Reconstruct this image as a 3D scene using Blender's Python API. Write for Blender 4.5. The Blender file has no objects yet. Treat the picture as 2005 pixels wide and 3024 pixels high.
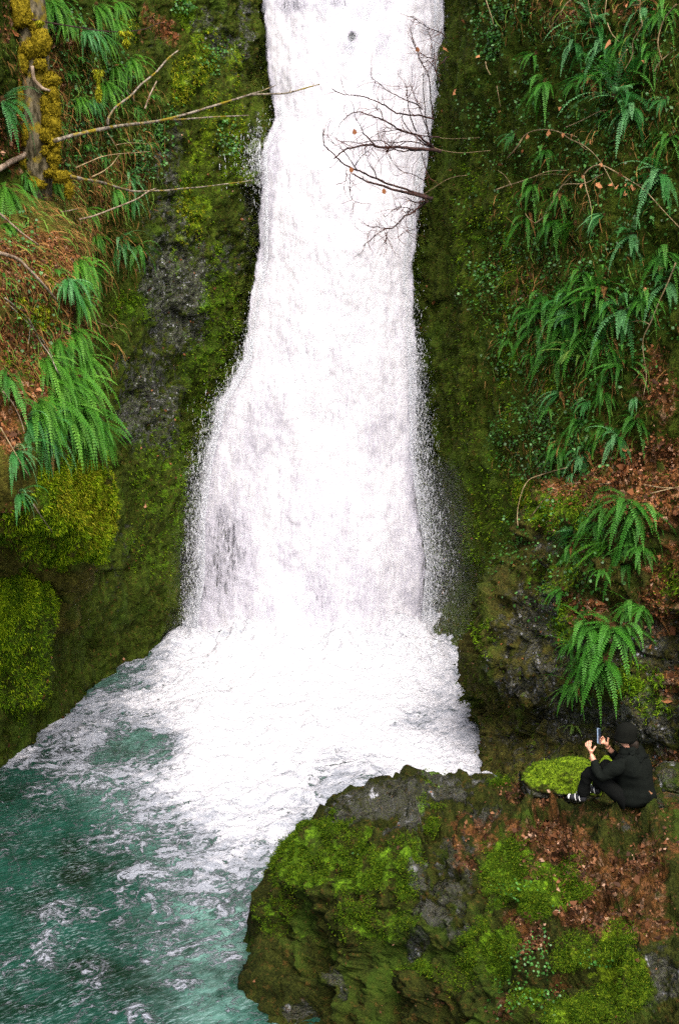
import bpy, bmesh, math, random
import numpy as np
from mathutils import Vector, Matrix, Euler

random.seed(7)
RNG = np.random.default_rng(11)
S = bpy.context.scene
COL = S.collection

# ------------------------------------------------------------------ camera geometry
FPX, CX, CY, PITCH, CAMZ = 4200.0, 1002.5, 1512.0, math.radians(12.0), 8.0
CP, SP = math.cos(PITCH), math.sin(PITCH)

def ray(px, py):
    cx = (np.asarray(px, float) - CX) / FPX
    cy = -(np.asarray(py, float) - CY) / FPX
    return np.stack([cx, CP + cy * SP, -SP + cy * CP], -1)

def at(px, py, Y):
    """world point seen in direction (px, py) of the photo at distance Y along the gorge"""
    d = ray(px, py)
    t = np.asarray(Y, float) / d[..., 1]
    return d * t[..., None] + np.array([0, 0, CAMZ])

def atz(px, py, z):
    d = ray(px, py)
    t = (z - CAMZ) / d[..., 2]
    return d * t[..., None] + np.array([0, 0, CAMZ])

def proj(P):
    q = P - np.array([0, 0, CAMZ])
    f = q[..., 1] * CP - q[..., 2] * SP
    u = q[..., 1] * SP + q[..., 2] * CP
    f = np.maximum(f, 0.1)
    return CX + FPX * q[..., 0] / f, CY - FPX * u / f

# ------------------------------------------------------------------ numpy noise
def _hash(ix, iy, iz, seed):
    h = (ix.astype(np.int64) * 374761393 + iy.astype(np.int64) * 668265263 + iz.astype(np.int64) * 2147483647 + seed * 144665)
    h = (h ^ (h >> 13)) * 1274126177
    h = h & 0x7FFFFFFF
    return (h ^ (h >> 16)) & 0xFFFF

_G = RNG.normal(size=(65536, 3)).astype(np.float32)
_G /= np.linalg.norm(_G, axis=1)[:, None]

def perlin(P, seed=0):
    P = np.asarray(P, np.float32)
    i = np.floor(P).astype(np.int64)
    f = P - i
    w = f * f * f * (f * (f * 6 - 15) + 10)
    out = 0
    for dx in (0, 1):
        wx = w[..., 0] if dx else 1 - w[..., 0]
        for dy in (0, 1):
            wy = w[..., 1] if dy else 1 - w[..., 1]
            for dz in (0, 1):
                wz = w[..., 2] if dz else 1 - w[..., 2]
                g = _G[_hash(i[..., 0] + dx, i[..., 1] + dy, i[..., 2] + dz, seed)]
                d = (g[..., 0] * (f[..., 0] - dx) + g[..., 1] * (f[..., 1] - dy) + g[..., 2] * (f[..., 2] - dz))
                out = out + d * wx * wy * wz
    return out * 1.5

def fbm(P, scale, octs=4, seed=0, gain=.5, ridged=False):
    P = np.asarray(P, np.float32) * np.asarray(scale, np.float32)
    a, s, tot = 1.0, 0, 0
    for k in range(octs):
        n = perlin(P * (2.03 ** k) + 17.3 * k, seed + k)
        if ridged:
            n = 1 - 2 * np.abs(n)
        s = s + a * n
        tot += a
        a *= gain
    return s / tot

def smooth(e0, e1, x):
    t = np.clip((x - e0) / (e1 - e0), 0, 1)
    return t * t * (3 - 2 * t)

def blobs(px, py, lst):
    v = np.zeros_like(px)
    for x, y, rx, ry, a in lst:
        d = ((px - x) / rx) ** 2 + ((py - y) / ry) ** 2
        v = np.maximum(v, a * np.exp(-d * d * .7))
    return v

def facets(P, size, seed, tilt=.35, step=.12):
    """broken rock: every cell of a jittered lattice is its own tilted plane"""
    Q = np.asarray(P, np.float32) / np.float32(size)
    i0 = np.floor(Q).astype(np.int64)
    best = np.full(Q.shape[:-1], 1e9, np.float32)
    out = np.zeros(Q.shape[:-1], np.float32)
    for dx in (-1, 0, 1):
        for dy in (-1, 0, 1):
            for dz in (-1, 0, 1):
                c = i0 + np.array([dx, dy, dz])
                h = _hash(c[..., 0], c[..., 1], c[..., 2], seed)
                d = Q - (c + .5 + .42 * _G[h])
                r = np.sum(d * d, -1)
                g = _G[(h * 7 + 13) & 0xFFFF]
                v = np.sum(d * g, -1) * tilt + g[..., 0] * step
                m = r < best
                best = np.where(m, r, best)
                out = np.where(m, v, out)
    return out * size

# ------------------------------------------------------------------ object helpers
def tag(o, label=None, cat=None, group=None, kind=None):
    if label: o['label'] = label
    if cat: o['category'] = cat
    if group: o['group'] = group
    if kind: o['kind'] = kind
    return o

def link(o, parent=None):
    COL.objects.link(o)
    if parent is not None:
        o.parent = parent
    return o

def empty(name, loc=(0, 0, 0), rot=(0, 0, 0), **kw):
    o = bpy.data.objects.new(name, None)
    o.location = loc
    o.rotation_euler = rot
    o.empty_display_size = .1
    link(o)
    return tag(o, **kw)

def mesh_np(name, verts, faces, mat, attrs=None, shade=True):
    """verts (n,3); faces (m,k) array with k = 3 or 4, or a list of such arrays"""
    if isinstance(faces, np.ndarray):
        faces = [faces]
    me = bpy.data.meshes.new(name)
    verts = np.ascontiguousarray(verts, np.float32)
    me.vertices.add(len(verts))
    me.vertices.foreach_set('co', verts.ravel())
    loops = np.concatenate([f.ravel() for f in faces]).astype(np.int32)
    sizes = np.concatenate([np.full(len(f), f.shape[1]) for f in faces]).astype(np.int32)
    starts = np.concatenate([[0], np.cumsum(sizes)[:-1]]).astype(np.int32)
    me.loops.add(len(loops))
    me.loops.foreach_set('vertex_index', loops)
    me.polygons.add(len(sizes))
    me.polygons.foreach_set('loop_start', starts)
    me.polygons.foreach_set('loop_total', sizes)
    if shade:
        me.polygons.foreach_set('use_smooth', np.ones(len(sizes), bool))
    me.update(calc_edges=True)
    for k, v in (attrs or {}).items():
        a = me.attributes.new(k, 'FLOAT', 'POINT')
        a.data.foreach_set('value', np.ascontiguousarray(v, np.float32).ravel())
    if mat is not None:
        me.materials.append(mat)
    return me

def obj(name, me, parent=None, **kw):
    o = bpy.data.objects.new(name, me)
    link(o, parent)
    return tag(o, **kw)

def cr_axis(P, counts):
    """Catmull-Rom along axis 0, counts[i] steps for segment i"""
    n = P.shape[0]
    out = []
    for i in range(n - 1):
        p1, p2 = P[i], P[i + 1]
        p0 = P[i - 1] if i > 0 else 2 * p1 - p2
        p3 = P[i + 2] if i + 2 < n else 2 * p2 - p1
        c = counts[i]
        t = np.arange(c) / c
        t = t.reshape((-1,) + (1,) * p1.ndim)
        m1, m2 = .4 * (p2 - p0), .4 * (p3 - p1)
        out.append((2 * t**3 - 3 * t**2 + 1) * p1 + (t**3 - 2 * t**2 + t) * m1 + (-2 * t**3 + 3 * t**2) * p2 + (t**3 - t**2) * m2)
    out.append(P[-1:])
    return np.concatenate(out, 0)

def grid_faces(nr, nc):
    i = np.arange(nr * nc).reshape(nr, nc)
    return np.stack([i[:-1, :-1].ravel(), i[:-1, 1:].ravel(), i[1:, 1:].ravel(), i[1:, :-1].ravel()], 1)

def grid_normals(P):
    du = np.gradient(P, axis=1)
    dv = np.gradient(P, axis=0)
    n = np.cross(du, dv)
    n /= np.maximum(np.linalg.norm(n, axis=-1, keepdims=True), 1e-9)
    return n

SURF = {}

def loft(key, name, C, rc, cc, disp, zones, mat, flip=None, **kw):
    """C control points (rows, cols, 3) in world space; disp(P, px, py) -> metres along the outward normal"""
    P = cr_axis(np.asarray(C, float), rc)
    P = np.swapaxes(cr_axis(np.swapaxes(P, 0, 1), cc), 0, 1)
    N = grid_normals(P)
    px, py = proj(P)
    inn = (px > 0) & (px < 2005) & (py > 0) & (py < 3024)
    tocam = np.array([0, 0, CAMZ]) - P
    s = np.sum((np.sum(N * tocam, -1) * inn))
    sg = 1 if s > 0 else -1
    N *= sg
    P = P + N * disp(P, px, py, N)[..., None]
    px, py = proj(P)
    Z = zones(P, px, py)
    F = grid_faces(P.shape[0], P.shape[1])
    if sg < 0:
        F = F[:, ::-1]
    N2 = grid_normals(P) * sg
    me = mesh_np(name, P.reshape(-1, 3), F, mat, {k: v for k, v in Z.items()})
    o = obj(name, me, **kw)
    SURF[key] = dict(P=P, N=N2, px=px, py=py, Z=Z)
    return o

# ------------------------------------------------------------------ material helpers
class NT:
    def __init__(self, name):
        self.m = bpy.data.materials.new(name)
        self.m.use_nodes = True
        self.t = self.m.node_tree
        self.t.nodes.clear()
        self.out = self.t.nodes.new('ShaderNodeOutputMaterial')
    def n(self, typ, **kw):
        nd = self.t.nodes.new(typ)
        for k, v in kw.items():
            if k.startswith('_'):
                setattr(nd, k[1:], v)
            else:
                self.set(nd.inputs[k.replace('__', ' ')] if not k.isdigit() else nd.inputs[int(k)], v)
        return nd
    def set(self, inp, v):
        if isinstance(v, bpy.types.NodeSocket):
            self.t.links.new(v, inp)
        elif isinstance(v, bpy.types.Node):
            self.t.links.new(v.outputs[0], inp)
        else:
            if isinstance(v, (tuple, list)) and len(v) == 3 and inp.type == 'RGBA':
                v = (*v, 1)
            inp.default_value = v
    def math(self, op, a, b=None, c=None, clamp=False):
        nd = self.t.nodes.new('ShaderNodeMath')
        nd.operation = op
        nd.use_clamp = clamp
        self.set(nd.inputs[0], a)
        if b is not None: self.set(nd.inputs[1], b)
        if c is not None: self.set(nd.inputs[2], c)
        return nd.outputs[0]
    def mix(self, fac, a, b, blend='MIX'):
        nd = self.t.nodes.new('ShaderNodeMix')
        nd.data_type = 'RGBA'
        nd.blend_type = blend
        self.set(nd.inputs[0], fac)
        self.set(nd.inputs[6], a)
        self.set(nd.inputs[7], b)
        return nd.outputs[2]
    def noise(self, vec, scale, detail=3, rough=.55, dist=0, color=False):
        nd = self.t.nodes.new('ShaderNodeTexNoise')
        self.set(nd.inputs['Vector'], vec)
        nd.inputs['Scale'].default_value = scale
        nd.inputs['Detail'].default_value = detail
        nd.inputs['Roughness'].default_value = rough
        nd.inputs['Distortion'].default_value = dist
        return nd.outputs['Color' if color else 'Fac']
    def voro(self, vec, scale, feature='F1', out='Distance', rnd=1):
        nd = self.t.nodes.new('ShaderNodeTexVoronoi')
        nd.feature = feature
        self.set(nd.inputs['Vector'], vec)
        nd.inputs['Scale'].default_value = scale
        nd.inputs['Randomness'].default_value = rnd
        return nd.outputs[out]
    def ramp(self, fac, stops, interp='LINEAR'):
        nd = self.t.nodes.new('ShaderNodeValToRGB')
        nd.color_ramp.interpolation = interp
        e = nd.color_ramp.elements
        while len(e) < len(stops):
            e.new(.5)
        for i, (p, c) in enumerate(stops):
            e[i].position = p
            if isinstance(c, (int, float)): c = (c, c, c)
            e[i].color = (*c, 1)
        self.set(nd.inputs[0], fac)
        return nd.outputs[0]
    def rng(self, v, a, b, c=0., d=1., smoothstep=True):
        nd = self.t.nodes.new('ShaderNodeMapRange')
        nd.interpolation_type = 'SMOOTHSTEP' if smoothstep else 'LINEAR'
        self.set(nd.inputs[0], v)
        for i, x in enumerate((a, b, c, d)):
            self.set(nd.inputs[i + 1], x)
        return nd.outputs[0]
    def attr(self, name):
        nd = self.t.nodes.new('ShaderNodeAttribute')
        nd.attribute_name = name
        return nd.outputs['Fac']
    def pos(self):
        return self.t.nodes.new('ShaderNodeNewGeometry').outputs['Position']
    def obco(self):
        return self.t.nodes.new('ShaderNodeTexCoord').outputs['Object']
    def island(self):
        return self.t.nodes.new('ShaderNodeNewGeometry').outputs['Random Per Island']
    def mapping(self, vec, scale=(1, 1, 1), rot=(0, 0, 0), loc=(0, 0, 0)):
        nd = self.t.nodes.new('ShaderNodeMapping')
        self.set(nd.inputs[0], vec)
        nd.inputs['Scale'].default_value = scale
        nd.inputs['Rotation'].default_value = rot
        nd.inputs['Location'].default_value = loc
        return nd.outputs[0]
    def bump(self, h, strength=.5, dist=.02):
        nd = self.t.nodes.new('ShaderNodeBump')
        nd.inputs['Strength'].default_value = strength
        nd.inputs['Distance'].default_value = dist
        self.set(nd.inputs['Height'], h)
        return nd.outputs[0]
    def bsdf(self, col, rough=.9, spec=.2, normal=None, **kw):
        nd = self.t.nodes.new('ShaderNodeBsdfPrincipled')
        self.set(nd.inputs['Base Color'], col)
        self.set(nd.inputs['Roughness'], rough)
        self.set(nd.inputs['Specular IOR Level'], spec)
        if normal is not None: self.set(nd.inputs['Normal'], normal)
        for k, v in kw.items():
            self.set(nd.inputs[k.replace('_', ' ')], v)
        return nd.outputs[0]
    def done(self, shader):
        self.t.links.new(shader, self.out.inputs[0])
        return self.m

def mat_terrain(name, base_a, base_b, stone_scale=9., dull=1.):
    t = NT(name)
    p = t.pos()
    moss, lit, stone, gold = t.attr('moss'), t.attr('litter'), t.attr('stone'), t.attr('gold')
    fine = t.noise(p, 38, 5, .65)
    mid = t.noise(p, 7, 5, .62)
    big = t.noise(p, 1.3, 4, .6)
    streak = t.noise(t.mapping(p, (9, 9, 1.1)), 1, 5, .65)
    # damp soil and old moss
    base = t.mix(t.rng(t.math('ADD', t.math('MULTIPLY', fine, .5), t.math('MULTIPLY', streak, .5)), .38, .64), base_a, base_b)
    base = t.mix(t.math('MULTIPLY', t.rng(t.noise(p, 16, 4, .7), .54, .68), .7), base, (.085, .046, .011))
    base = t.mix(t.math('MULTIPLY', t.rng(big, .5, .66), .5), base, (.045, .09, .008))
    # single pebbles and wet chips shining out of the earth
    vc = t.t.nodes.new('ShaderNodeTexVoronoi')
    t.set(vc.inputs['Vector'], p)
    vc.inputs['Scale'].default_value = stone_scale
    vsep = t.n('ShaderNodeSeparateColor', Color=vc.outputs['Color'])
    v2 = t.t.nodes.new('ShaderNodeTexVoronoi')
    t.set(v2.inputs['Vector'], p)
    v2.inputs['Scale'].default_value = stone_scale * 2.7
    v2sep = t.n('ShaderNodeSeparateColor', Color=v2.outputs['Color'])
    stone_col = t.mix(t.math('POWER', t.rng(v2sep.outputs[0], .45, 1.), 1.6), (.022, .023, .016), (.5, .51, .55))
    stone_col = t.mix(t.rng(vsep.outputs[1], .45, .75), stone_col, (.026, .027, .018))
    stone_col = t.mix(t.rng(v2.outputs['Distance'], .22, .55), stone_col, (.022, .022, .012))
    stone_col = t.mix(t.rng(fine, .47, .6), stone_col, base)
    sm = t.math('ADD', stone, t.math('MULTIPLY', t.math('SUBTRACT', mid, .5), 1.7))
    sfac = t.rng(sm, .38, .66)
    col = t.mix(sfac, base, stone_col)
    # leaf litter
    lv = t.t.nodes.new('ShaderNodeTexVoronoi')
    t.set(lv.inputs['Vector'], t.mapping(p, (1, 1, .7)))
    lv.inputs['Scale'].default_value = 17
    lsep = t.n('ShaderNodeSeparateColor', Color=lv.outputs['Color'])
    lcol = t.ramp(lsep.outputs[0], [(0, (.05, .022, .006)), (.3, (.14, .055, .014)), (.6, (.26, .105, .03)), (.85, (.36, .17, .08)), (1, (.4, .25, .16))])
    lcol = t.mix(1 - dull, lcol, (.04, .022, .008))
    lcol = t.mix(t.rng(fine, .42, .62), lcol, (.04, .024, .007))
    lfac = t.rng(t.math('ADD', lit, t.math('MULTIPLY', t.math('SUBTRACT', t.noise(p, 5, 5, .7), .5), 1.8)), .4, .65)
    col = t.mix(lfac, col, lcol)
    # living moss
    mn = t.noise(p, 22, 5, .7)
    mcol = t.ramp(mn, [(.3, (.02, .035, .003)), (.5, (.06, .135, .006)), (.7, (.17, .33, .012))])
    gcol = t.ramp(mn, [(.3, (.05, .045, .003)), (.5, (.19, .22, .008)), (.7, (.42, .44, .02))])
    mcol = t.mix(gold, mcol, gcol)
    mfac = t.rng(t.math('ADD', moss, t.math('MULTIPLY', t.math('SUBTRACT', t.noise(p, 4.5, 6, .7), .5), 2.3)), .42, .7)
    col = t.mix(mfac, col, mcol)
    h = t.math('ADD', t.math('MULTIPLY', fine, .5), t.math('MULTIPLY', mn, 1.0))
    h = t.math('SUBTRACT', h, t.math('MULTIPLY', t.math('MULTIPLY', vc.outputs['Distance'], sfac), 2.2))
    rough = t.mix(sfac, (.95,) * 3, (.38,) * 3)
    spec = t.math('MULTIPLY', sfac, .5)
    return t.done(t.bsdf(col, rough, t.math('ADD', spec, .08), t.bump(h, .9, .05)))

M = {}
M['cliff'] = mat_terrain('cliff_moss_and_stone', (.019, .027, .003), (.06, .09, .008), 8)
M['slope'] = mat_terrain('slope_earth', (.036, .034, .006), (.13, .12, .018), 9)
M['face'] = mat_terrain('wet_rock_face', (.022, .023, .006), (.085, .08, .016), 8)
M['ledge'] = mat_terrain('ledge_rock', (.01, .014, .002), (.036, .042, .006), 3., .5)  # base darkened: shade of the left, down-facing side put into the colour

# ------------------------------------------------------------------ CLIFF (back wall and both sides)
def build_cliff():
    rows_py = [-700, -250, 0, 350, 700, 1050, 1400, 1700]
    # station: px, Y at foot row, backward lean per metre of height
    st = [(-900, 11.5, .05), (-350, 15.6, .12), (0, 19.2, .12), (250, 22.6, .08), (480, 25.0, .07), (660, 26.3, .07),
          (800, 27.1, .10), (1040, 27.5, .12), (1230, 27.0, .10), (1330, 25.6, .08), (1430, 24.3, .07), (1560, 22.7, .10),
          (1800, 20.3, .16), (2100, 18.2, .2), (2500, 15.5, .2), (3100, 11.5, .2)]
    edgeL = {-700: 760, -250: 770, 0: 778, 350: 812, 700: 770, 1050: 722, 1400: 620, 1700: 575}
    edgeR = {-700: 1310, -250: 1305, 0: 1302, 350: 1278, 700: 1228, 1050: 1228, 1400: 1255, 1700: 1290}
    C = []
    for py in rows_py:
        r = []
        for k, (px, Y0, lean) in enumerate(st):
            if k == 6: px = edgeL[py] + 15
            if k == 5: px = edgeL[py] - 110
            if k == 7: px = (edgeL[py] + edgeR[py]) / 2
            if k == 8: px = edgeR[py] - 15
            if k == 9: px = edgeR[py] + 85
            Y = Y0
            for _ in range(4):
                z = at(px, py, Y)[2]
                Y = Y0 + lean * max(z, 0)
            r.append(at(px, py, Y))
        C.append(r)
    foot = [(-900, 11.5), (-350, 15.6), (0, 19.6), (250, 23.1), (500, 25.9), (560, 26.5), (620, 26.9), (1000, 27.3), (1240, 26.6),
            (1310, 25.3), (1420, 24.0), (1560, 22.5), (1800, 20.3), (2100, 18.2), (2500, 15.5), (3100, 11.5)]
    for z in (0.0, -1.4):
        r = []
        for px, Y in foot:
            zc = Y * CP + (CAMZ - z) * SP
            r.append(np.array([(px - CX) / FPX * zc, Y, z]))
        C.append(r)
    def disp(P, px, py, N):
        b = fbm(P, (.5, .5, .35), 4, 3) * .55
        r = fbm(P, (1.3, 1.3, .9), 5, 21, .58, True) * .22
        f = fbm(P, 5.5, 4, 33, .6) * .09
        col = fbm(P, (2.4, 2.4, .35), 3, 55) * .14          # drip columns in the moss
        near_fall = smooth(120, 20, np.abs(px - 760)) + smooth(120, 20, np.abs(px - 1270))
        stone = blobs(px, py, STONE)
        cob = np.abs(fbm(P, 7.5, 2, 77, .6)) * -.14 * stone
        cob = cob + (.25 + .6 * stone + .4 * near_fall) * (facets(P, .7, 71) * .7 + facets(P, .24, 73) * .6)
        return b * .7 + r * (1 - .4 * near_fall) + f + col + cob
    def zones(P, px, py):
        wx, wy = px + 70 * fbm(P, 1.1, 3, 91), py + 90 * fbm(P, 1.1, 3, 95)
        moss = blobs(wx, wy, [(545, 25, 45, 55, 0.63), (585, 110, 60, 60, 0.59), (560, 220, 80, 70, 0.63), (690, 180, 60, 90, 0.50),
                              (640, 420, 120, 180, 0.42), (560, 620, 70, 110, 0.50), (690, 460, 60, 100, 0.42), (650, 860, 60, 220, 0.42),
                              (610, 1120, 90, 160, 0.40), (500, 1400, 130, 200, 0.40), (420, 1250, 90, 120, 0.25), (450, 1600, 120, 160, 0.34),
                              (380, 900, 70, 60, 0.46), (375, 70, 40, 60, 0.38), (300, 180, 60, 60, 0.34), (520, 780, 40, 40, 0.50),
                              (1500, 900, 60, 500, .34), (1400, 700, 90, 500, .3), (1640, 1130, 60, 60, .4), (1590, 1480, 70, 40, .7),
                              (1450, 1500, 140, 300, .3), (1380, 1200, 90, 250, .27), (1560, 880, 100, 120, .3)])
        gold = blobs(wx, wy, [(545, 300, 300, 260, .35), (360, 70, 50, 80, .8), (400, 170, 50, 60, .8), (560, 640, 60, 90, .4), (1590, 1480, 70, 40, .4)])
        stone = blobs(wx, wy, STONE)
        lit = blobs(wx, wy, [(130, 200, 90, 120, .55), (460, 70, 60, 80, .5), (250, 480, 120, 120, .42), (160, 700, 130, 120, .6), (40, 420, 60, 120, .6),
                             (290, 640, 120, 100, .4), (400, 500, 90, 60, .5), (20, 60, 40, 60, .5), (200, 110, 90, 60, .5),
                             (1640, 30, 140, 60, .5), (1860, 30, 90, 60, .45), (1500, 1000, 250, 300, .22), (1560, 870, 90, 80, .4), (1720, 860, 120, 60, .42),
                             (1950, 1150, 70, 160, .6), (1880, 1390, 170, 90, .85), (1760, 1440, 120, 60, .55), (1960, 1460, 120, 60, .7), (1900, 330, 120, 200, .25)])
        return dict(moss=moss, gold=gold, stone=stone, litter=lit)
    cc = [10, 14, 45, 55, 55, 45, 30, 36, 36, 22, 24, 32, 58, 62, 14, 12]
    rc = [20, 60, 85, 85, 85, 85, 75, 60, 6]
    return loft('cliff', 'cliff', C, rc, cc[:15], disp, zones, M['cliff'], kind='structure')

STONE = [(530, 870, 120, 190, .72), (430, 1180, 120, 170, .62), (500, 480, 45, 180, .55), (600, 60, 60, 60, .55), (650, 130, 70, 70, .5), (730, 100, 50, 150, .5),
         (560, 240, 40, 60, .4), (740, 600, 40, 260, .5), (500, 640, 60, 80, .6), (350, 1640, 60, 160, .32), (560, 700, 80, 80, .5), (660, 740, 60, 100, .45),
         (1300, 120, 25, 160, .4), (440, 140, 60, 60, .25)]
build_cliff()

# ------------------------------------------------------------------ LEFT BANK (ferny shoulder) and the moss bulge below it
def build_left():
    rows = [(520, 190, 21.6), (640, 225, 20.6), (760, 245, 19.7), (860, 255, 19.3), (1000, 232, 19.0), (1150, 258, 18.8), (1300, 288, 18.6),
            (1420, 312, 18.6), (1510, 316, 18.8), (1610, 298, 19.2), (1700, 262, 19.8), (1800, 215, 20.6), (1900, 170, 21.8)]
    C = []
    for py, sx, Y in rows:
        k = max(0, (py - 1450) / 450)
        r = [at(sx - 95, py, Y + 4.2), at(sx - 12, py, Y + 1.5), at(sx, py, Y + .5), at(sx - 40, py, Y - .2), at(sx - 140, py, Y - .9 + k),
             at(sx - 260, py, Y - 1.7 + 1.2 * k), at(sx - 430, py, Y - 2.7 + 1.5 * k), at(sx - 1000, py, Y - 6 + 2 * k)]
        C.append(r)
    def disp(P, px, py, N):
        low = smooth(1330, 1450, py)
        drip = fbm(P, (3.2, 3.2, .55), 3, 141) * .22 * low
        return fbm(P, .8, 4, 101) * .3 + fbm(P, 2.6, 4, 111, .55, True) * .1 + fbm(P, 8, 3, 121, .6) * .05 + drip
    def zones(P, px, py):
        wx, wy = px + 80 * fbm(P, 1.3, 4, 91), py + 130 * fbm(P, 1.3, 4, 95)
        moss = blobs(wx, wy, [(150, 1560, 170, 130, .55), (250, 1480, 100, 150, 1.05), (170, 1450, 90, 90, .6), (290, 1560, 40, 110, .85), (180, 1600, 50, 90, .7), (95, 900, 60, 40, .6), (160, 820, 60, 60, .4), (60, 1120, 60, 40, .35)])
        gold = blobs(wx, wy, [(260, 1480, 80, 130, .85), (95, 910, 60, 40, 1.), (170, 1420, 60, 60, .5), (120, 850, 120, 80, .6)])
        lit = blobs(wx, wy, [(90, 800, 140, 160, .8), (200, 760, 110, 80, .7), (60, 1100, 100, 170, .75), (150, 1010, 80, 60, .6), (20, 1280, 60, 100, .6), (40, 1530, 60, 60, .6), (180, 900, 90, 60, .5)])
        return dict(moss=moss, gold=gold, stone=moss * 0, litter=lit)
    loft('bank', 'hillside', C, [24] * 3 + [26] * 9, [8, 8, 8, 20, 26, 30, 14], disp, zones, M['slope'], kind='structure')
    rows = [(1500, 20, 20.6), (1570, 78, 19.9), (1650, 118, 19.6), (1740, 146, 19.5), (1850, 158, 19.6), (1960, 150, 19.9), (2060, 128, 20.2), (2140, 90, 20.5), (2200, 50, 20.7), (2330, -20, 20.6)]
    C = []
    for py, sx, Y in rows:
        r = [at(sx - 70, py, Y + 3.4), at(sx - 8, py, Y + 1.), at(sx, py, Y + .35), at(sx - 40, py, Y - .25), at(sx - 130, py, Y - .8), at(sx - 300, py, Y - 1.6), at(sx - 800, py, Y - 4)]
        C.append(r)
    def zones2(P, px, py):
        wx, wy = px + 90 * fbm(P, 1.3, 4, 91), py + 150 * fbm(P, 1.3, 4, 95)
        moss = blobs(wx, wy, [(60, 1680, 130, 130, 1.1), (10, 1790, 70, 130, .75), (125, 1790, 45, 100, .6), (60, 1950, 120, 260, .4)])
        return dict(moss=moss, gold=moss * .28, stone=moss * 0, litter=blobs(wx, wy, [(40, 1560, 60, 40, .7), (60, 1630, 50, 30, .4)]))
    def disp2(P, px, py, N):
        return fbm(P, .9, 4, 151) * .22 + fbm(P, (3.4, 3.4, .6), 4, 161) * .2 + fbm(P, 7, 3, 171, .6) * .06
    loft('bulge', 'moss_bank', C, [26] * 9, [8, 8, 8, 22, 30, 16], disp2, zones2, M['cliff'], kind='structure')
build_left()

# ------------------------------------------------------------------ RIGHT BUTTRESS
def build_buttress():
    rows = [(1430, 1660, 20.2), (1500, 1600, 20.0), (1600, 1552, 19.9), (1700, 1496, 19.8), (1800, 1440, 19.7), (1880, 1410, 19.6), (1960, 1400, 19.5), (2010, 1414, 19.6),
            (2060, 1434, 19.8), (2150, 1430, 19.5), (2230, 1420, 19.3), (2310, 1408, 19.2), (2440, 1400, 19.2)]
    C = []
    for i, (py, sx, Y) in enumerate(rows):
        k = smooth(1480, 1430, py) * 1.0
        h = (py - 1450) / 900.0
        r = [at(sx + 60, py, Y + 4.5), at(sx + 4, py, Y + 2.0), at(sx, py, Y + .6), at(sx + 40, py, Y - .05 + k), at(sx + 140, py, Y - .7 + k)]
        for px, Y2 in ((1800, 17.9 - .9 * h), (2005, 16.9 - .9 * h), (2500, 14.5 - .8 * h), (3100, 11.5)):
            r.append(at(max(px, sx + 200), py, Y2 + k * .8))
        C.append(r)
    def disp(P, px, py, N):
        return facets(P, .75, 231, .5, .16) * .8 + facets(P, .26, 233, .45, .15) * .8 + fbm(P, .8, 4, 201) * .35 + fbm(P, 2.2, 5, 211, .58, True) * .1 + fbm(P, 7, 4, 221, .6) * .07
    def zones(P, px, py):
        wx, wy = px + 50 * fbm(P, 1.6, 3, 91), py + 60 * fbm(P, 1.6, 3, 95)
        moss = blobs(wx, wy, [(1620, 1520, 80, 70, .6), (1700, 1500, 60, 60, .5), (1640, 1700, 100, 80, .38), (1660, 1850, 60, 60, .5), (1880, 2020, 90, 70, .6),
                              (1540, 2080, 120, 120, .2), (1970, 1740, 60, 60, .4), (1930, 2090, 80, 60, .4), (1420, 1870, 40, 60, .4)])
        stone = blobs(wx, wy, [(1580, 1850, 110, 130, .72), (1680, 1900, 100, 80, .5), (1600, 2000, 160, 120, .55), (1900, 1930, 120, 150, .6), (1750, 2120, 200, 80, .62), (1900, 2150, 160, 120, .6),
                               (1960, 2000, 80, 200, .55), (1600, 1620, 60, 60, .5), (1580, 2200, 140, 120, .42), (1470, 1920, 60, 160, .4), (1730, 1680, 60, 40, .35)])
        lit = blobs(wx, wy, [(1830, 1450, 260, 70, .85), (1980, 1500, 100, 70, .7), (1740, 1610, 70, 50, .55), (1720, 1800, 90, 50, .85), (1960, 1690, 80, 90, .6), (1940, 1800, 90, 90, .6),
                             (1670, 1880, 40, 40, .5), (1980, 2020, 50, 70, .6), (1620, 1560, 50, 30, .5), (1980, 2250, 60, 60, .6)])
        return dict(moss=moss, gold=moss * .3, stone=stone, litter=lit)
    loft('buttress', 'rock_face', C, [24] * 12, [8, 8, 10, 26, 60, 50, 16, 10], disp, zones, M['face'], kind='structure')
build_buttress()

# ------------------------------------------------------------------ FOREGROUND LEDGE
def tps(pts):
    pts = np.asarray(pts, float)
    x = pts[:, :2] / 1000
    d = np.linalg.norm(x[:, None] - x[None], axis=-1)
    K = d * d * np.log(np.maximum(d, 1e-9))
    n = len(x)
    A = np.zeros((n + 3, n + 3))
    A[:n, :n] = K + np.eye(n) * 1e-3
    A[:n, n] = 1
    A[:n, n + 1:] = x
    A[n:, :n] = A[:n, n:].T
    w = np.linalg.solve(A, np.concatenate([pts[:, 2], np.zeros(3)]))
    def f(px, py):
        q = np.stack([np.asarray(px, float), np.asarray(py, float)], -1) / 1000
        d = np.linalg.norm(q[..., None, :] - x, axis=-1)
        return (d * d * np.log(np.maximum(d, 1e-9))) @ w[:n] + w[n] + q @ w[n + 1:]
    return f

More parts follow.
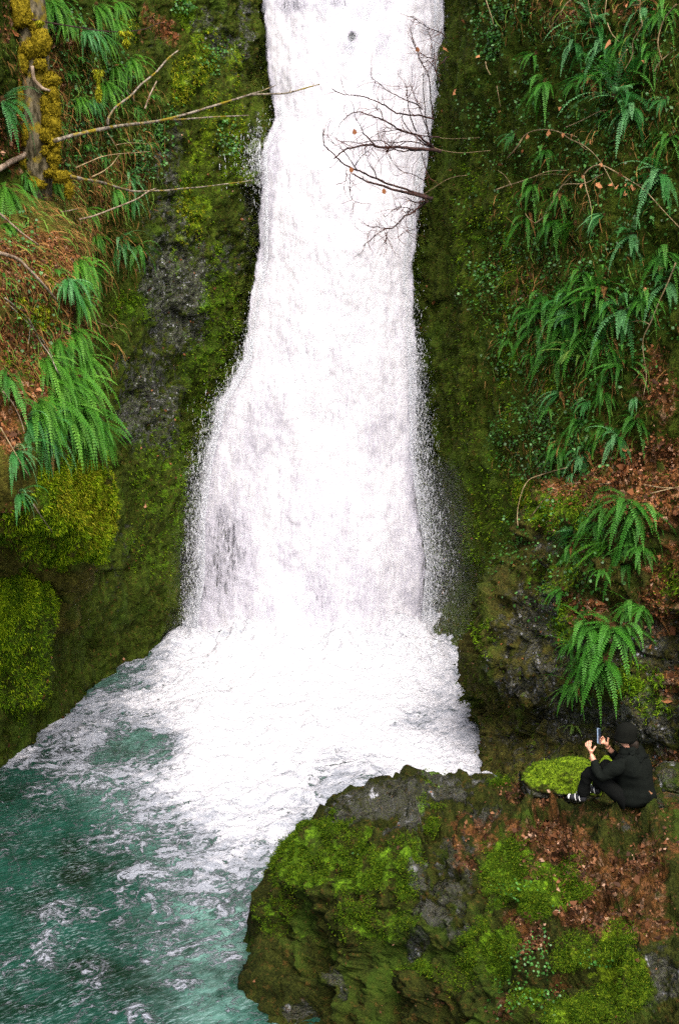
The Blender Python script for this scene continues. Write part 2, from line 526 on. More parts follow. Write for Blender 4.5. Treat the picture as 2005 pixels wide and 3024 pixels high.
def sd_poly(px, py, poly):
    """signed distance in photo pixels, positive inside"""
    d = np.full(px.shape, 1e9)
    inside = np.zeros(px.shape, bool)
    n = len(poly)
    for i in range(n):
        x1, y1 = poly[i]
        x2, y2 = poly[(i + 1) % n]
        ex, ey = x2 - x1, y2 - y1
        t = np.clip(((px - x1) * ex + (py - y1) * ey) / (ex * ex + ey * ey), 0, 1)
        d = np.minimum(d, np.hypot(px - x1 - t * ex, py - y1 - t * ey))
        c = ((y1 > py) != (y2 > py)) & (px < (x2 - x1) * (py - y1) / (y2 - y1 + 1e-12) + x1)
        inside ^= c
    return np.where(inside, d, -d)

SIL = [(734, 3420, 11.9), (752, 3180, 12.6), (772, 3010, 13.1), (762, 2870, 13.5), (796, 2765, 13.8), (820, 2735, 13.9), (802, 2650, 14.0), (829, 2560, 14.15),
       (884, 2445, 14.35), (939, 2415, 14.4), (989, 2385, 14.5), (1034, 2340, 14.6), (1090, 2310, 14.7), (1200, 2294, 14.8), (1245, 2280, 14.8),
       (1330, 2292, 14.75), (1420, 2286, 14.7), (1500, 2316, 14.6), (1560, 2330, 14.5), (1700, 2330, 14.4), (1850, 2330, 14.3), (2005, 2310, 14.1),
       (2250, 2300, 13.6), (2700, 2300, 12.6)]
LEDGE_Y = tps(SIL + [(1000, 3024, 12.75), (1000, 2700, 13.4), (1000, 2470, 13.8), (1300, 3024, 11.95), (1300, 2700, 12.65), (1300, 2450, 13.6), (1600, 3024, 11.05),
                     (1600, 2700, 12.2), (1600, 2450, 13.4), (1850, 2390, 13.5), (2005, 3024, 10.5), (2005, 2700, 11.7), (2005, 2400, 13.2), (2500, 3024, 9.9),
                     (2300, 3500, 8.9), (1500, 3500, 10.0), (1000, 3500, 11.0)])

def build_ledge():
    cx, cy = 2350, 3500
    C = []
    n = len(SIL)
    for px, py, Y in SIL:
        s = at(px, py, Y)
        dx, dy = px - cx, py - cy
        out_ = np.array([dx, -dy]) / math.hypot(dx, dy)           # image-plane outward
        o3 = np.array([out_[0] * .55, .75, 0])
        r = [s + o3 * 1.5 + np.array([0, 0, -2.6]), s + o3 * .55 + np.array([0, 0, -.75]), s + o3 * .12 + np.array([0, 0, -.1])]
        for t in (.04, .14, .28, .45, .62, .8, .99):
            qx, qy = px + (cx - px) * t, py + (cy - py) * t
            r.append(at(qx, qy, float(LEDGE_Y(qx, qy))))
        C.append(r)
    C = np.swapaxes(np.array(C), 0, 1)
    def disp(P, px, py, N):
        edge = smooth(-10, 110, sd_poly(px, py, [(a, b) for a, b, c in SIL] + [(2900, 3600), (700, 3600)])) * .72 + .28
        rid = fbm(P, (1.7, 1.7, 2.4), 5, 301, .62, True) * .24
        q = fbm(P, 2.4, 3, 341) * 5
        rid = rid * .75 + facets(P, .62, 351, .5, .17) * .9 * edge + facets(P, .23, 353, .5, .16) * .8 + facets(P, .1, 355, .4, .12) * .6
        bl = np.abs(fbm(P, 2.6, 3, 311)) * -.22
        seat = np.exp(-(((px - 1850) / 120) ** 2 + ((py - 2385) / 50) ** 2))
        rid = rid * (.4 + .6 * edge)
        d = (fbm(P, .8, 3, 321) * .16 * edge + rid + bl + .04 + fbm(P, 8, 4, 331, .6) * .05) * (1 - .85 * seat)
        return d
    def zones(P, px, py):
        wx, wy = px + 70 * fbm(P, 2.2, 3, 91), py + 70 * fbm(P, 2.2, 3, 95)
        moss = blobs(wx, wy, [(860, 2540, 90, 90, .74), (1060, 2560, 150, 90, .66), (960, 2450, 90, 60, .55), (1180, 2560, 60, 90, .55), (820, 2700, 70, 80, .35), (1100, 2720, 110, 60, .5), (1230, 2870, 60, 30, .7),
                              (1480, 2560, 90, 80, .7), (1440, 2800, 70, 90, .75), (1580, 2640, 110, 70, .65), (1660, 2600, 90, 60, .75), (1820, 2800, 80, 90, .7), (1700, 2820, 70, 70, .6),
                              (1700, 3000, 130, 60, .7), (1840, 2920, 70, 90, .66), (1550, 2950, 60, 60, .5), (1280, 2290, 50, 12, .7), (1480, 2305, 50, 14, .8), (1350, 2890, 60, 40, .4),
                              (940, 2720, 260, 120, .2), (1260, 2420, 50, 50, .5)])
        stone = blobs(wx, wy, [(1150, 2370, 140, 70, .85), (1280, 2330, 120, 50, .7), (1040, 2400, 60, 50, .8), (1220, 2580, 35, 60, .75), (1270, 2690, 50, 50, .85), (1220, 2780, 40, 50, .75), (1330, 2650, 60, 120, .6), (1420, 2410, 60, 30, .6), (1000, 2900, 30, 40, .7),
                               (880, 2970, 40, 40, .5), (1950, 2880, 60, 90, .6), (1850, 2430, 80, 30, .4), (1400, 2300, 90, 25, .5), (1340, 2560, 60, 120, .45)])
        lit = blobs(wx, wy, [(1600, 2350, 160, 40, .55), (1420, 2460, 120, 60, .6), (1600, 2480, 160, 60, .75), (1720, 2560, 140, 70, .85), (1560, 2560, 70, 50, .5), (1850, 2620, 120, 90, .75), (1750, 2700, 90, 70, .8), (1900, 2740, 100, 60, .7),
                             (1940, 2480, 90, 90, .5), (1560, 2760, 60, 60, .8), (1370, 2540, 40, 40, .6), (1660, 2910, 50, 50, .5), (1980, 2350, 60, 40, .6), (1080, 2660, 30, 20, .5), (1480, 2970, 60, 60, .5), (1300, 2960, 60, 60, .4), (1780, 2420, 160, 60, .4)])
        return dict(moss=moss, gold=moss * .1 + blobs(wx, wy, [(1780, 2850, 160, 200, .3)]), stone=stone, litter=lit)
    cc = [3, 5, 4, 22, 40, 56, 60, 50, 44, 26]
    rc = [14, 22, 22, 20, 10, 14, 16, 22, 16, 18, 16, 16, 20, 12, 16, 18, 18, 14, 26, 28, 28, 18, 10]
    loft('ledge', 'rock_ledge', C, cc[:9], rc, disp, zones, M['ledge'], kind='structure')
build_ledge()

# the ground of the gorge floor, under water and rock, reaching the horizon
t = NT('river_bed_stone')
p = t.pos()
M['bed'] = t.done(t.bsdf(t.mix(t.noise(p, 3, 4), (.02, .03, .02), (.06, .07, .05)), .8, .3))
g = np.array([(-400, -400, -1.6), (400, -400, -1.6), (400, 400, -1.6), (-400, 400, -1.6)])
obj('ground', mesh_np('ground', g, np.array([[0, 1, 2, 3]]), M['bed']), kind='structure')

# ------------------------------------------------------------------ POOL
def build_pool():
    xs = np.concatenate([np.arange(-14, -6.5, .25), np.arange(-6.5, 3.6, .022), np.arange(3.6, 9, .25)])
    ys = np.concatenate([np.arange(-4, 11.5, .3), np.arange(11.5, 28.2, .03)])
    X, Yg = np.meshgrid(xs, ys)
    P = np.stack([X, Yg, np.zeros_like(X)], -1)
    px, py = proj(P)
    front = P[..., 1] > 5
    wx = px + 55 * fbm(P, .9, 4, 401) + 18 * fbm(P, 3, 3, 405)
    wy = py + 45 * fbm(P, .9, 4, 411) + 14 * fbm(P, 3, 3, 415)
    poly = [(440, 1890), (330, 2010), (230, 2060), (150, 2110), (330, 2140), (440, 2190), (430, 2240), (310, 2290), (380, 2360), (420, 2420), (500, 2460), (520, 2550), (560, 2620), (600, 2660),
            (680, 2640), (760, 2610), (900, 2560), (1000, 2400), (1500, 2400), (1560, 2000), (1300, 1800), (500, 1800)]
    sd = sd_poly(wx, wy, poly)
    sd = np.where(front, sd, -900)
    cov = smooth(-170, 190, sd)
    # loose fringes along the left wall and veins out on the dark water
    cov = np.maximum(cov, blobs(wx, wy, [(40, 2215, 80, 60, .8), (130, 2125, 90, 45, .85), (230, 2150, 170, 70, .62), (300, 2030, 100, 25, .4), (390, 1965, 80, 20, .7), (250, 2260, 150, 60, .48),
                                         (380, 2480, 140, 60, 0.34), (470, 2590, 120, 40, 0.44), (300, 2480, 60, 40, 0.32), (160, 2700, 60, 40, 0.40), (130, 2800, 40, 60, 0.34), (270, 2705, 60, 25, 0.36),
                                         (420, 2590, 100, 16, 0.47), (700, 2720, 60, 20, 0.37), (530, 2740, 50, 20, 0.32), (660, 2830, 60, 20, 0.37), (540, 2910, 60, 20, 0.34), (450, 2800, 30, 60, 0.22), (760, 2700, 30, 60, 0.37),
                                         (260, 2900, 60, 60, 0.25), (410, 3000, 40, 30, 0.34), (30, 2850, 60, 30, 0.22)]))
    cov = np.clip(cov - blobs(wx, wy, [(1230, 2120, 60, 25, .35), (1180, 2150, 40, 14, .3), (585, 2490, 60, 40, .36), (400, 2215, 110, 50, .42), (1380, 2010, 40, 40, .35), (840, 2290, 40, 20, .25), (640, 2580, 40, 20, .3), (330, 2030, 110, 22, .4), (760, 2480, 200, 170, .15), (1330, 2100, 110, 130, .2), (400, 1965, 90, 40, .15), (1000, 2280, 160, 60, .16), (500, 2330, 130, 130, .06), (1000, 2300, 40, 15, .2)]), 0, 1)
    drift = .34 * smooth(-.05, .45, fbm(P * np.array([1, .8, 1]), .55, 4, 451, .6)) + .22 * smooth(.1, .5, fbm(P * np.array([1, .8, 1]), 1.5, 4, 455, .6))
    cov = np.maximum(cov, np.where(front, drift, 0))
    milk = blobs(wx, wy, [(640, 2760, 140, 110, .8), (560, 2850, 130, 120, .4), (640, 2980, 130, 110, .5), (480, 2720, 90, 60, .2)])
    milk = np.maximum(milk, .5 * smooth(-170, 0, sd))
    Q = P * np.array([1, .75, 1])
    amp = .015 + .06 * smooth(-300, 150, sd)
    chop = fbm(Q, 1.1, 3, 421) * 1.3 + fbm(Q, 3.2, 4, 425, .55) * .7
    z = chop * amp + .012 * fbm(Q, 9, 3, 431) 
    z += np.maximum(fbm(Q, 2.3, 4, 433, .55, True), 0) * .09 * cov
    base = smooth(23.0, 26.5, P[..., 1]) * smooth(-4.2, -2.2, P[..., 0]) * smooth(3.2, 1.2, P[..., 0])
    z += base * (.42 + .95 * fbm(P, 1.1, 5, 441, .62))
    P[..., 2] = z
    me = mesh_np('pool_water', P.reshape(-1, 3), grid_faces(*X.shape), None, dict(foam=cov, milk=milk))
    t = NT('pool_water')
    p = t.pos()
    # flow runs from the fall towards the lower left: streaks lie along it
    fl = t.mapping(p, (1, 1, 1), (0, 0, math.radians(-36)))
    warp = t.n('ShaderNodeVectorMath', _operation='MULTIPLY_ADD')
    t.set(warp.inputs[0], t.noise(fl, 1.1, 4, .6, 0, True))
    warp.inputs[1].default_value = (1.5, 1.5, 1.5)
    t.set(warp.inputs[2], fl)
    st = t.mapping(warp.outputs[0], (1.0, 1.9, 1))
    cov, mk = t.attr('foam'), t.attr('milk')
    n1 = t.noise(st, 3.0, 7, .66)
    lace = t.math('SUBTRACT', 1., t.math('MULTIPLY', t.math('ABSOLUTE', t.math('SUBTRACT', t.noise(st, 2.1, 5, .6), .5)), 7.), clamp=True)
    lace2 = t.math('SUBTRACT', 1., t.math('MULTIPLY', t.math('ABSOLUTE', t.math('SUBTRACT', t.noise(warp.outputs[0], 5.5, 4, .6), .5)), 8.), clamp=True)
    n2 = t.noise(st, 9, 5, .7)
    v = t.math('ADD', t.math('MULTIPLY', t.math('SUBTRACT', n1, .5), 1.9), t.math('MULTIPLY', lace, .42))
    v = t.math('ADD', v, t.math('ADD', t.math('MULTIPLY', lace2, .26), t.math('MULTIPLY', t.math('SUBTRACT', n2, .5), 1.0)))
    v = t.math('ADD', v, t.math('MULTIPLY', cov, 1.15))
    foam = t.rng(v, .64, 1.02)
    solid = t.rng(cov, .86, 1.05)
    foam = t.math('MAXIMUM', foam, t.math('MULTIPLY', solid, t.rng(n1, .28, .46)))
    # small bright flecks where ripples break
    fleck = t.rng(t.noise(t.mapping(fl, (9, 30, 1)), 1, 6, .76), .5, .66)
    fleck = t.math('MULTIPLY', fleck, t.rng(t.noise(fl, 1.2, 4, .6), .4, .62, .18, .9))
    dark = t.mix(t.rng(t.math('ADD', t.math('MULTIPLY', t.noise(fl, 1.5, 4, .6), .5), t.math('MULTIPLY', t.noise(fl, .45, 3, .6), .5)), .38, .62), (.003, .011, .004), (.009, .05, .034))
    deep = t.mix(t.math('MULTIPLY', mk, t.rng(t.noise(st, 2.2, 5, .65), .25, .75)), dark, (.16, .33, .28))
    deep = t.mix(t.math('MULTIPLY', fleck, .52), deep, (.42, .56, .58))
    fsw = t.math('ADD', t.math('MULTIPLY', t.noise(st, 3.2, 6, .68), .6), t.math('MULTIPLY', t.noise(p, 11, 4, .7), .4))
    foamc = t.mix(t.rng(t.math('ADD', fsw, t.math('MULTIPLY', t.math('SUBTRACT', cov, .8), .5)), .36, .62), (.24, .26, .3), (.56, .56, .6))
    col = t.mix(foam, deep, foamc)
    rough = t.mix(foam, (.22,) * 3, (.9,) * 3)
    h = t.math('ADD', t.math('MULTIPLY', t.noise(t.mapping(fl, (4, 9, 1)), 1, 4, .6), .7), t.math('MULTIPLY', foam, t.math('ADD', .35, t.math('MULTIPLY', t.noise(p, 7, 5, .65), .8))))
    me.materials.append(t.done(t.bsdf(col, rough, .3, t.bump(h, .8, .08))))
    obj('pool_water', me, kind='structure')
build_pool()

# ------------------------------------------------------------------ WATERFALL
EL = [(-700, 760), (-250, 770), (0, 783), (200, 798), (345, 818), (390, 795), (447, 768), (560, 772), (767, 771), (920, 742), (1061, 722), (1120, 690), (1189, 646), (1355, 601), (1534, 575), (1700, 573), (1854, 552), (2000, 520)]
ER = [(-700, 1310), (0, 1302), (217, 1298), (447, 1260), (614, 1234), (793, 1208), (895, 1215), (1100, 1228), (1343, 1240), (1509, 1266), (1662, 1291), (1790, 1279), (1905, 1275), (2000, 1300)]

def fall_edge(py):
    return (np.interp(py, [a for a, b in EL], [b for a, b in EL]), np.interp(py, [a for a, b in ER], [b for a, b in ER]))

def fall_Y(py, u, off):
    yb = np.interp(py, [-700, 0, 500, 1100, 1900, 2050], [28.8, 27.7, 27.1, 26.45, 25.85, 25.8])
    return yb - off - .55 * (1 - (2 * u - 1) ** 2)

FALL_HOLES = [(865, 15, 55, 22, .45), (1005, 10, 35, 18, .55), (950, 18, 30, 22, .3), (1100, 15, 60, 20, .25), (1038, 108, 16, 18, .7), (1035, 140, 14, 20, .3), (1130, 130, 26, 40, .3), (1070, 30, 30, 30, .25),
              (665, 1640, 48, 170, .5), (720, 1700, 50, 180, .34), (690, 1560, 60, 120, .34), (640, 1800, 60, 90, .36), (950, 1800, 50, 80, .36), (930, 1720, 40, 60, .3), (760, 1830, 60, 80, .28), (1090, 1800, 60, 110, .26),
              (770, 1270, 80, 120, .24), (800, 480, 26, 110, .35), (790, 600, 24, 200, .28), (1120, 1290, 50, 80, .2), (1215, 1650, 80, 200, .16), (1230, 1400, 50, 160, .22), (1060, 1690, 40, 50, .2), (700, 1350, 70, 200, .16),
              (860, 1560, 60, 160, .14), (980, 1560, 60, 120, .12), (830, 1050, 60, 100, .1)]

def fall_sheet(off, seed, bias):
    pys = np.concatenate([np.linspace(-700, -60, 30), np.linspace(-60, 2040, 520)])
    us = np.linspace(-.16, 1.16, 170)
    PY, U = np.meshgrid(pys, us, indexing='ij')
    l, r = fall_edge(PY)
    PX = l + (r - l) * U
    P = at(PX, PY, fall_Y(PY, np.clip(U, 0, 1), off))
    n = fbm(P * np.array([1, 1, .45]), 1.4, 5, seed, .6) * .16 + fbm(P * np.array([1, 1, .4]), 6, 3, seed + 7, .6) * .04
    P[..., 1] -= n * smooth(-.2, .1, U) * smooth(1.2, .9, U)
    px, py = proj(P)
    e = np.minimum(PX - l, r - PX)                      # pixels inside the edge
    wide = 16 + 34 * smooth(900, 1700, PY)
    e = e + 16 * fbm(P * np.array([1, 1, .6]), 2.2, 4, seed + 3) - 22 * smooth(900, 1600, PY) - 16 * smooth(1200, 1700, PY) * (U > .5)
    cov = smooth(-wide, wide * .8, e)
    cov = cov - 1.15 * blobs(PX + 14 * fbm(P, 2, 3, 5), PY, FALL_HOLES) - .03 * smooth(1100, 1700, PY) + .45 * smooth(1760, 1930, PY) * smooth(-20, 40, e) + bias
    return P, cov

def build_fall():
    V, F, A, n = [], [], [], 0
    for off, seed, bias in ((0., 501, 0.), (-.32, 601, -.05)):
        P, cov = fall_sheet(off, seed, bias)
        V.append(P.reshape(-1, 3))
        F.append(grid_faces(*cov.shape) + n)
        A.append(cov.ravel())
        n += cov.size
    t = NT('falling_white_water')
    p = t.pos()
    cov = t.attr('cover')
    s1 = t.noise(t.mapping(p, (19, 19, 3.6)), 1, 6, .72)
    s2 = t.noise(t.mapping(p, (5, 5, .8)), 1, 5, .62)
    v = t.math('ADD', t.math('MULTIPLY', t.math('SUBTRACT', s1, .5), 1.9), t.math('MULTIPLY', t.math('SUBTRACT', s2, .5), .9))
    a = t.rng(t.math('ADD', v, t.math('MULTIPLY', cov, 1.5)), .32, .84)
    col = t.mix(t.rng(t.math('ADD', v, t.math('MULTIPLY', cov, 1.1)), .55, 1.35), (.52, .51, .58), (.79, .78, .82))  # darker lavender streaks: shading of the water put into its colour
    sh = t.bsdf(col, .9, .1, t.bump(t.math('ADD', s1, s2), .22, .05))
    tl = t.n('ShaderNodeBsdfTranslucent', Color=(.9, .9, .93))
    mx = t.n('ShaderNodeMixShader')
    t.set(mx.inputs[0], .25); t.set(mx.inputs[1], sh); t.set(mx.inputs[2], tl)
    tr = t.n('ShaderNodeBsdfTransparent')
    m2 = t.n('ShaderNodeMixShader')
    t.set(m2.inputs[0], a); t.set(m2.inputs[1], tr); t.set(m2.inputs[2], mx)
    M['fall'] = t.done(m2.outputs[0])
    me = mesh_np('waterfall', np.concatenate(V), np.concatenate(F), M['fall'], dict(cover=np.concatenate(A)))
    obj('waterfall', me, kind='structure')
    # drops thrown off the edges and the splash at the foot
    t = NT('water_drops')
    m2 = t.n('ShaderNodeMixShader')
    t.set(m2.inputs[0], .34); t.set(m2.inputs[1], t.n('ShaderNodeBsdfTransparent')); t.set(m2.inputs[2], t.bsdf((.82, .85, .9), .5, .4))
    M['drop'] = t.done(m2.outputs[0])
    N = 70000
    side = RNG.random(N) < .5
    py = np.where(side, RNG.uniform(300, 1900, N), RNG.uniform(0, 1950, N))
    py = np.where(RNG.random(N) < .45, RNG.uniform(1000, 1950, N), py)
    l, r = fall_edge(py)
    spread = (10 + 32 * smooth(700, 1600, py)) * np.where(side, .7, 1.)
    dx = RNG.exponential(1, N) * spread * .75 - 20 - 12 * smooth(900, 1600, py)
    px = np.where(side, l - dx, r + dx)
    Y = fall_Y(py, 0., RNG.uniform(-.1, .5, N))
    # in front of the thin parts
    k = 5000
    hp = [h for h in FALL_HOLES if h[4] > .2]
    for i in range(k):
        h = hp[i % len(hp)]
        px[i] = h[0] + RNG.normal() * h[2] * .8
        py[i] = h[1] + RNG.normal() * h[3] * .7
        Y[i] = fall_Y(py[i], .5, .15)
    # bank splashes
    ks = 1100
    px[k:k + ks] = 770 - RNG.exponential(1, ks) * 26
    py[k:k + ks] = 470 + RNG.normal(size=ks) * 50
    px[k + ks:k + 2 * ks] = RNG.uniform(1270, 1420, ks)
    py[k + ks:k + 2 * ks] = 1985 - RNG.exponential(1, ks) * 35
    Y[k + ks:k + 2 * ks] = RNG.uniform(23.6, 24.6, ks)
    c = at(px, py, Y)
    ok = c[:, 2] > -.02
    c = c[ok]
    n = len(c)
    T = np.array([(0, 0, 1), (1, 0, 0), (0, 1, 0), (-1, 0, 0), (0, -1, 0), (0, 0, -1)], float)
    TF = np.array([(0, 1, 2), (0, 2, 3), (0, 3, 4), (0, 4, 1), (5, 2, 1), (5, 3, 2), (5, 4, 3), (5, 1, 4)])
    w = RNG.lognormal(math.log(.0027), .55, n)
    ln = w * RNG.uniform(2, 7, n)
    V = T[None] * np.stack([w, w, ln], 1)[:, None, :]
    tilt = RNG.normal(size=n) * .15
    V[..., 0] += V[..., 2] * tilt[:, None]
    V = V + c[:, None, :]
    F = (TF[None] + (np.arange(n) * 6)[:, None, None]).reshape(-1, 3)
    obj('water_spray', mesh_np('water_spray', V.reshape(-1, 3), F, M['drop']), kind='stuff')
build_fall()

def mist(parts):
    t = NT('fine_mist')
    v = t.n('ShaderNodeVolumePrincipled', Color=(.95, .96, 1.), Density=.3)
    t.t.links.new(v.outputs[0], t.out.inputs['Volume'])
    for i, (c, r, dens) in enumerate(parts):
        bm = bmesh.new()
        bmesh.ops.create_icosphere(bm, subdivisions=4, radius=1)
        for q in bm.verts:
            q.co = Vector((q.co.x * r[0] + c[0], q.co.y * r[1] + c[1], q.co.z * r[2] + c[2]))
        me = bpy.data.meshes.new('mist')
        bm.to_mesh(me)
        bm.free()
        m = t.m if i == 0 else t.m.copy()
        [n for n in m.node_tree.nodes if n.type == 'PRINCIPLED_VOLUME'][0].inputs['Density'].default_value = dens
        me.materials.append(m)
        obj('mist', me, kind='stuff')
mist([((1.75, 25.0, 1.1), (1.2, 1.0, 2.6), .045), ((-2.6, 25.7, 1.0), (1.0, .9, 2.4), .045)])

# ------------------------------------------------------------------ scatter stuff on the ground surfaces
def pick(keys, weight, n, frame=(-120, 2120, -120, 3150)):
    """random surface points, weighted by weight(surface) ; returns P, N"""
    Ps, Ns = [], []
    W = []
    for k in keys:
        s = SURF[k]
        P, N = s['P'], s['N']
        du, dv = np.gradient(P, axis=1), np.gradient(P, axis=0)
        area = np.linalg.norm(np.cross(du, dv), axis=-1)
        w = area * weight(s)
        w = np.where((s['px'] > frame[0]) & (s['px'] < frame[1]) & (s['py'] > frame[2]) & (s['py'] < frame[3]), w, 0)
        tocam = np.array([0, 0, CAMZ]) - P
        w = np.where(np.sum(tocam * N, -1) > 0, w, 0)
        w = np.where(P[..., 2] > .06, w, 0)
        Ps.append(P.reshape(-1, 3)); Ns.append(N.reshape(-1, 3)); W.append(np.maximum(w, 0).ravel())
    Ps, Ns, W = np.concatenate(Ps), np.concatenate(Ns), np.concatenate(W)
    i = RNG.choice(len(W), n, p=W / W.sum())
    P = Ps[i] + RNG.normal(size=(n, 3)) * .02
    return P, Ns[i]

def frames(N, D):
    """orthonormal frames: z = N, y ~ D"""
    y = D - np.sum(D * N, -1, keepdims=True) * N
    y /= np.maximum(np.linalg.norm(y, axis=-1, keepdims=True), 1e-6)
    x = np.cross(y, N)
    return x, y, N

def scatter(name, T, TF, P, X, Y, Z, size, mat, jitter=0., **kw):
    n = len(P)
    size = np.asarray(size).reshape(n, 1, 1)
    V = (T[None, :, 0:1] * X[:, None] + T[None, :, 1:2] * Y[:, None] + T[None, :, 2:3] * Z[:, None]) * size
    if jitter:
        V = V + RNG.normal(size=V.shape) * jitter * size
    V = V + P[:, None]
    F = (TF[None] + (np.arange(n) * len(T))[:, None, None]).reshape(-1, TF.shape[1])
    return obj(name, mesh_np(name, V.reshape(-1, 3), F, mat), **kw)

def leaf_mat(name, stops, rough=.6, spec=.3, transl=.3):
    t = NT(name)
    c = t.ramp(t.island(), stops)
    sh = t.bsdf(c, rough, spec)
    tl = t.n('ShaderNodeBsdfTranslucent', Color=c)
    mx = t.n('ShaderNodeMixShader')
    t.set(mx.inputs[0], transl); t.set(mx.inputs[1], sh); t.set(mx.inputs[2], tl)
    return t.done(mx.outputs[0])

M['litter'] = leaf_mat('dead_leaves', [(0, (.03, .012, .004)), (.35, (.09, .032, .009)), (.65, (.19, .066, .02)), (.9, (.3, .12, .045)), (1, (.42, .25, .16))], .7, .2, .1)
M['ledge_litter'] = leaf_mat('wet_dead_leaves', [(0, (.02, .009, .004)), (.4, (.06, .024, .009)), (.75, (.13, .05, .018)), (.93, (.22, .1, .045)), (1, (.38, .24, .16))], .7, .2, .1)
M['moss_blade'] = leaf_mat('moss_tufts', [(0, (.045, .08, .004)), (.5, (.095, .2, .007)), (.85, (.2, .36, .014)), (1, (.34, .4, .02))], .9, .1, .35)
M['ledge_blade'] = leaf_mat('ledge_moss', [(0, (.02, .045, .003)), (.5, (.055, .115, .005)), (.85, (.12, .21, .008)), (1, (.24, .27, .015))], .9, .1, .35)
M['fresh_blade'] = leaf_mat('fresh_moss', [(0, (.1, .18, .005)), (.5, (.28, .42, .01)), (.85, (.45, .6, .02)), (1, (.56, .6, .03))], .9, .1, .4)
M['gold_blade'] = leaf_mat('golden_moss', [(0, (.09, .08, .004)), (.5, (.25, .28, .01)), (.85, (.42, .44, .02)), (1, (.5, .45, .05))], .9, .1, .35)
M['herb'] = leaf_mat('herb_leaves', [(0, (.02, .08, .008)), (.5, (.045, .17, .02)), (.85, (.075, .24, .035)), (1, (.12, .3, .07))], .45, .5, .3)
M['dry'] = leaf_mat('dry_grass', [(0, (.09, .05, .012)), (.4, (.24, .12, .035)), (.7, (.34, .2, .06)), (.72, (.08, .16, .02)), (1, (.16, .28, .04))], .8, .1, .2)
M['olive'] = leaf_mat('dull_moss', [(0, (.018, .03, .003)), (.5, (.042, .06, .005)), (.8, (.055, .11, .008)), (1, (.1, .075, .018))], .95, .05, .3)

UP = np.array([0, 0, 1.])
LEAF = np.array([(0, 0, 0), (.3, .35, .10), (.34, .7, .04), (0, 1, .16), (-.34, .7, .08), (-.3, .35, .14)], float)
LEAF_F = np.array([(0, 1, 2, 3), (0, 3, 4, 5)])

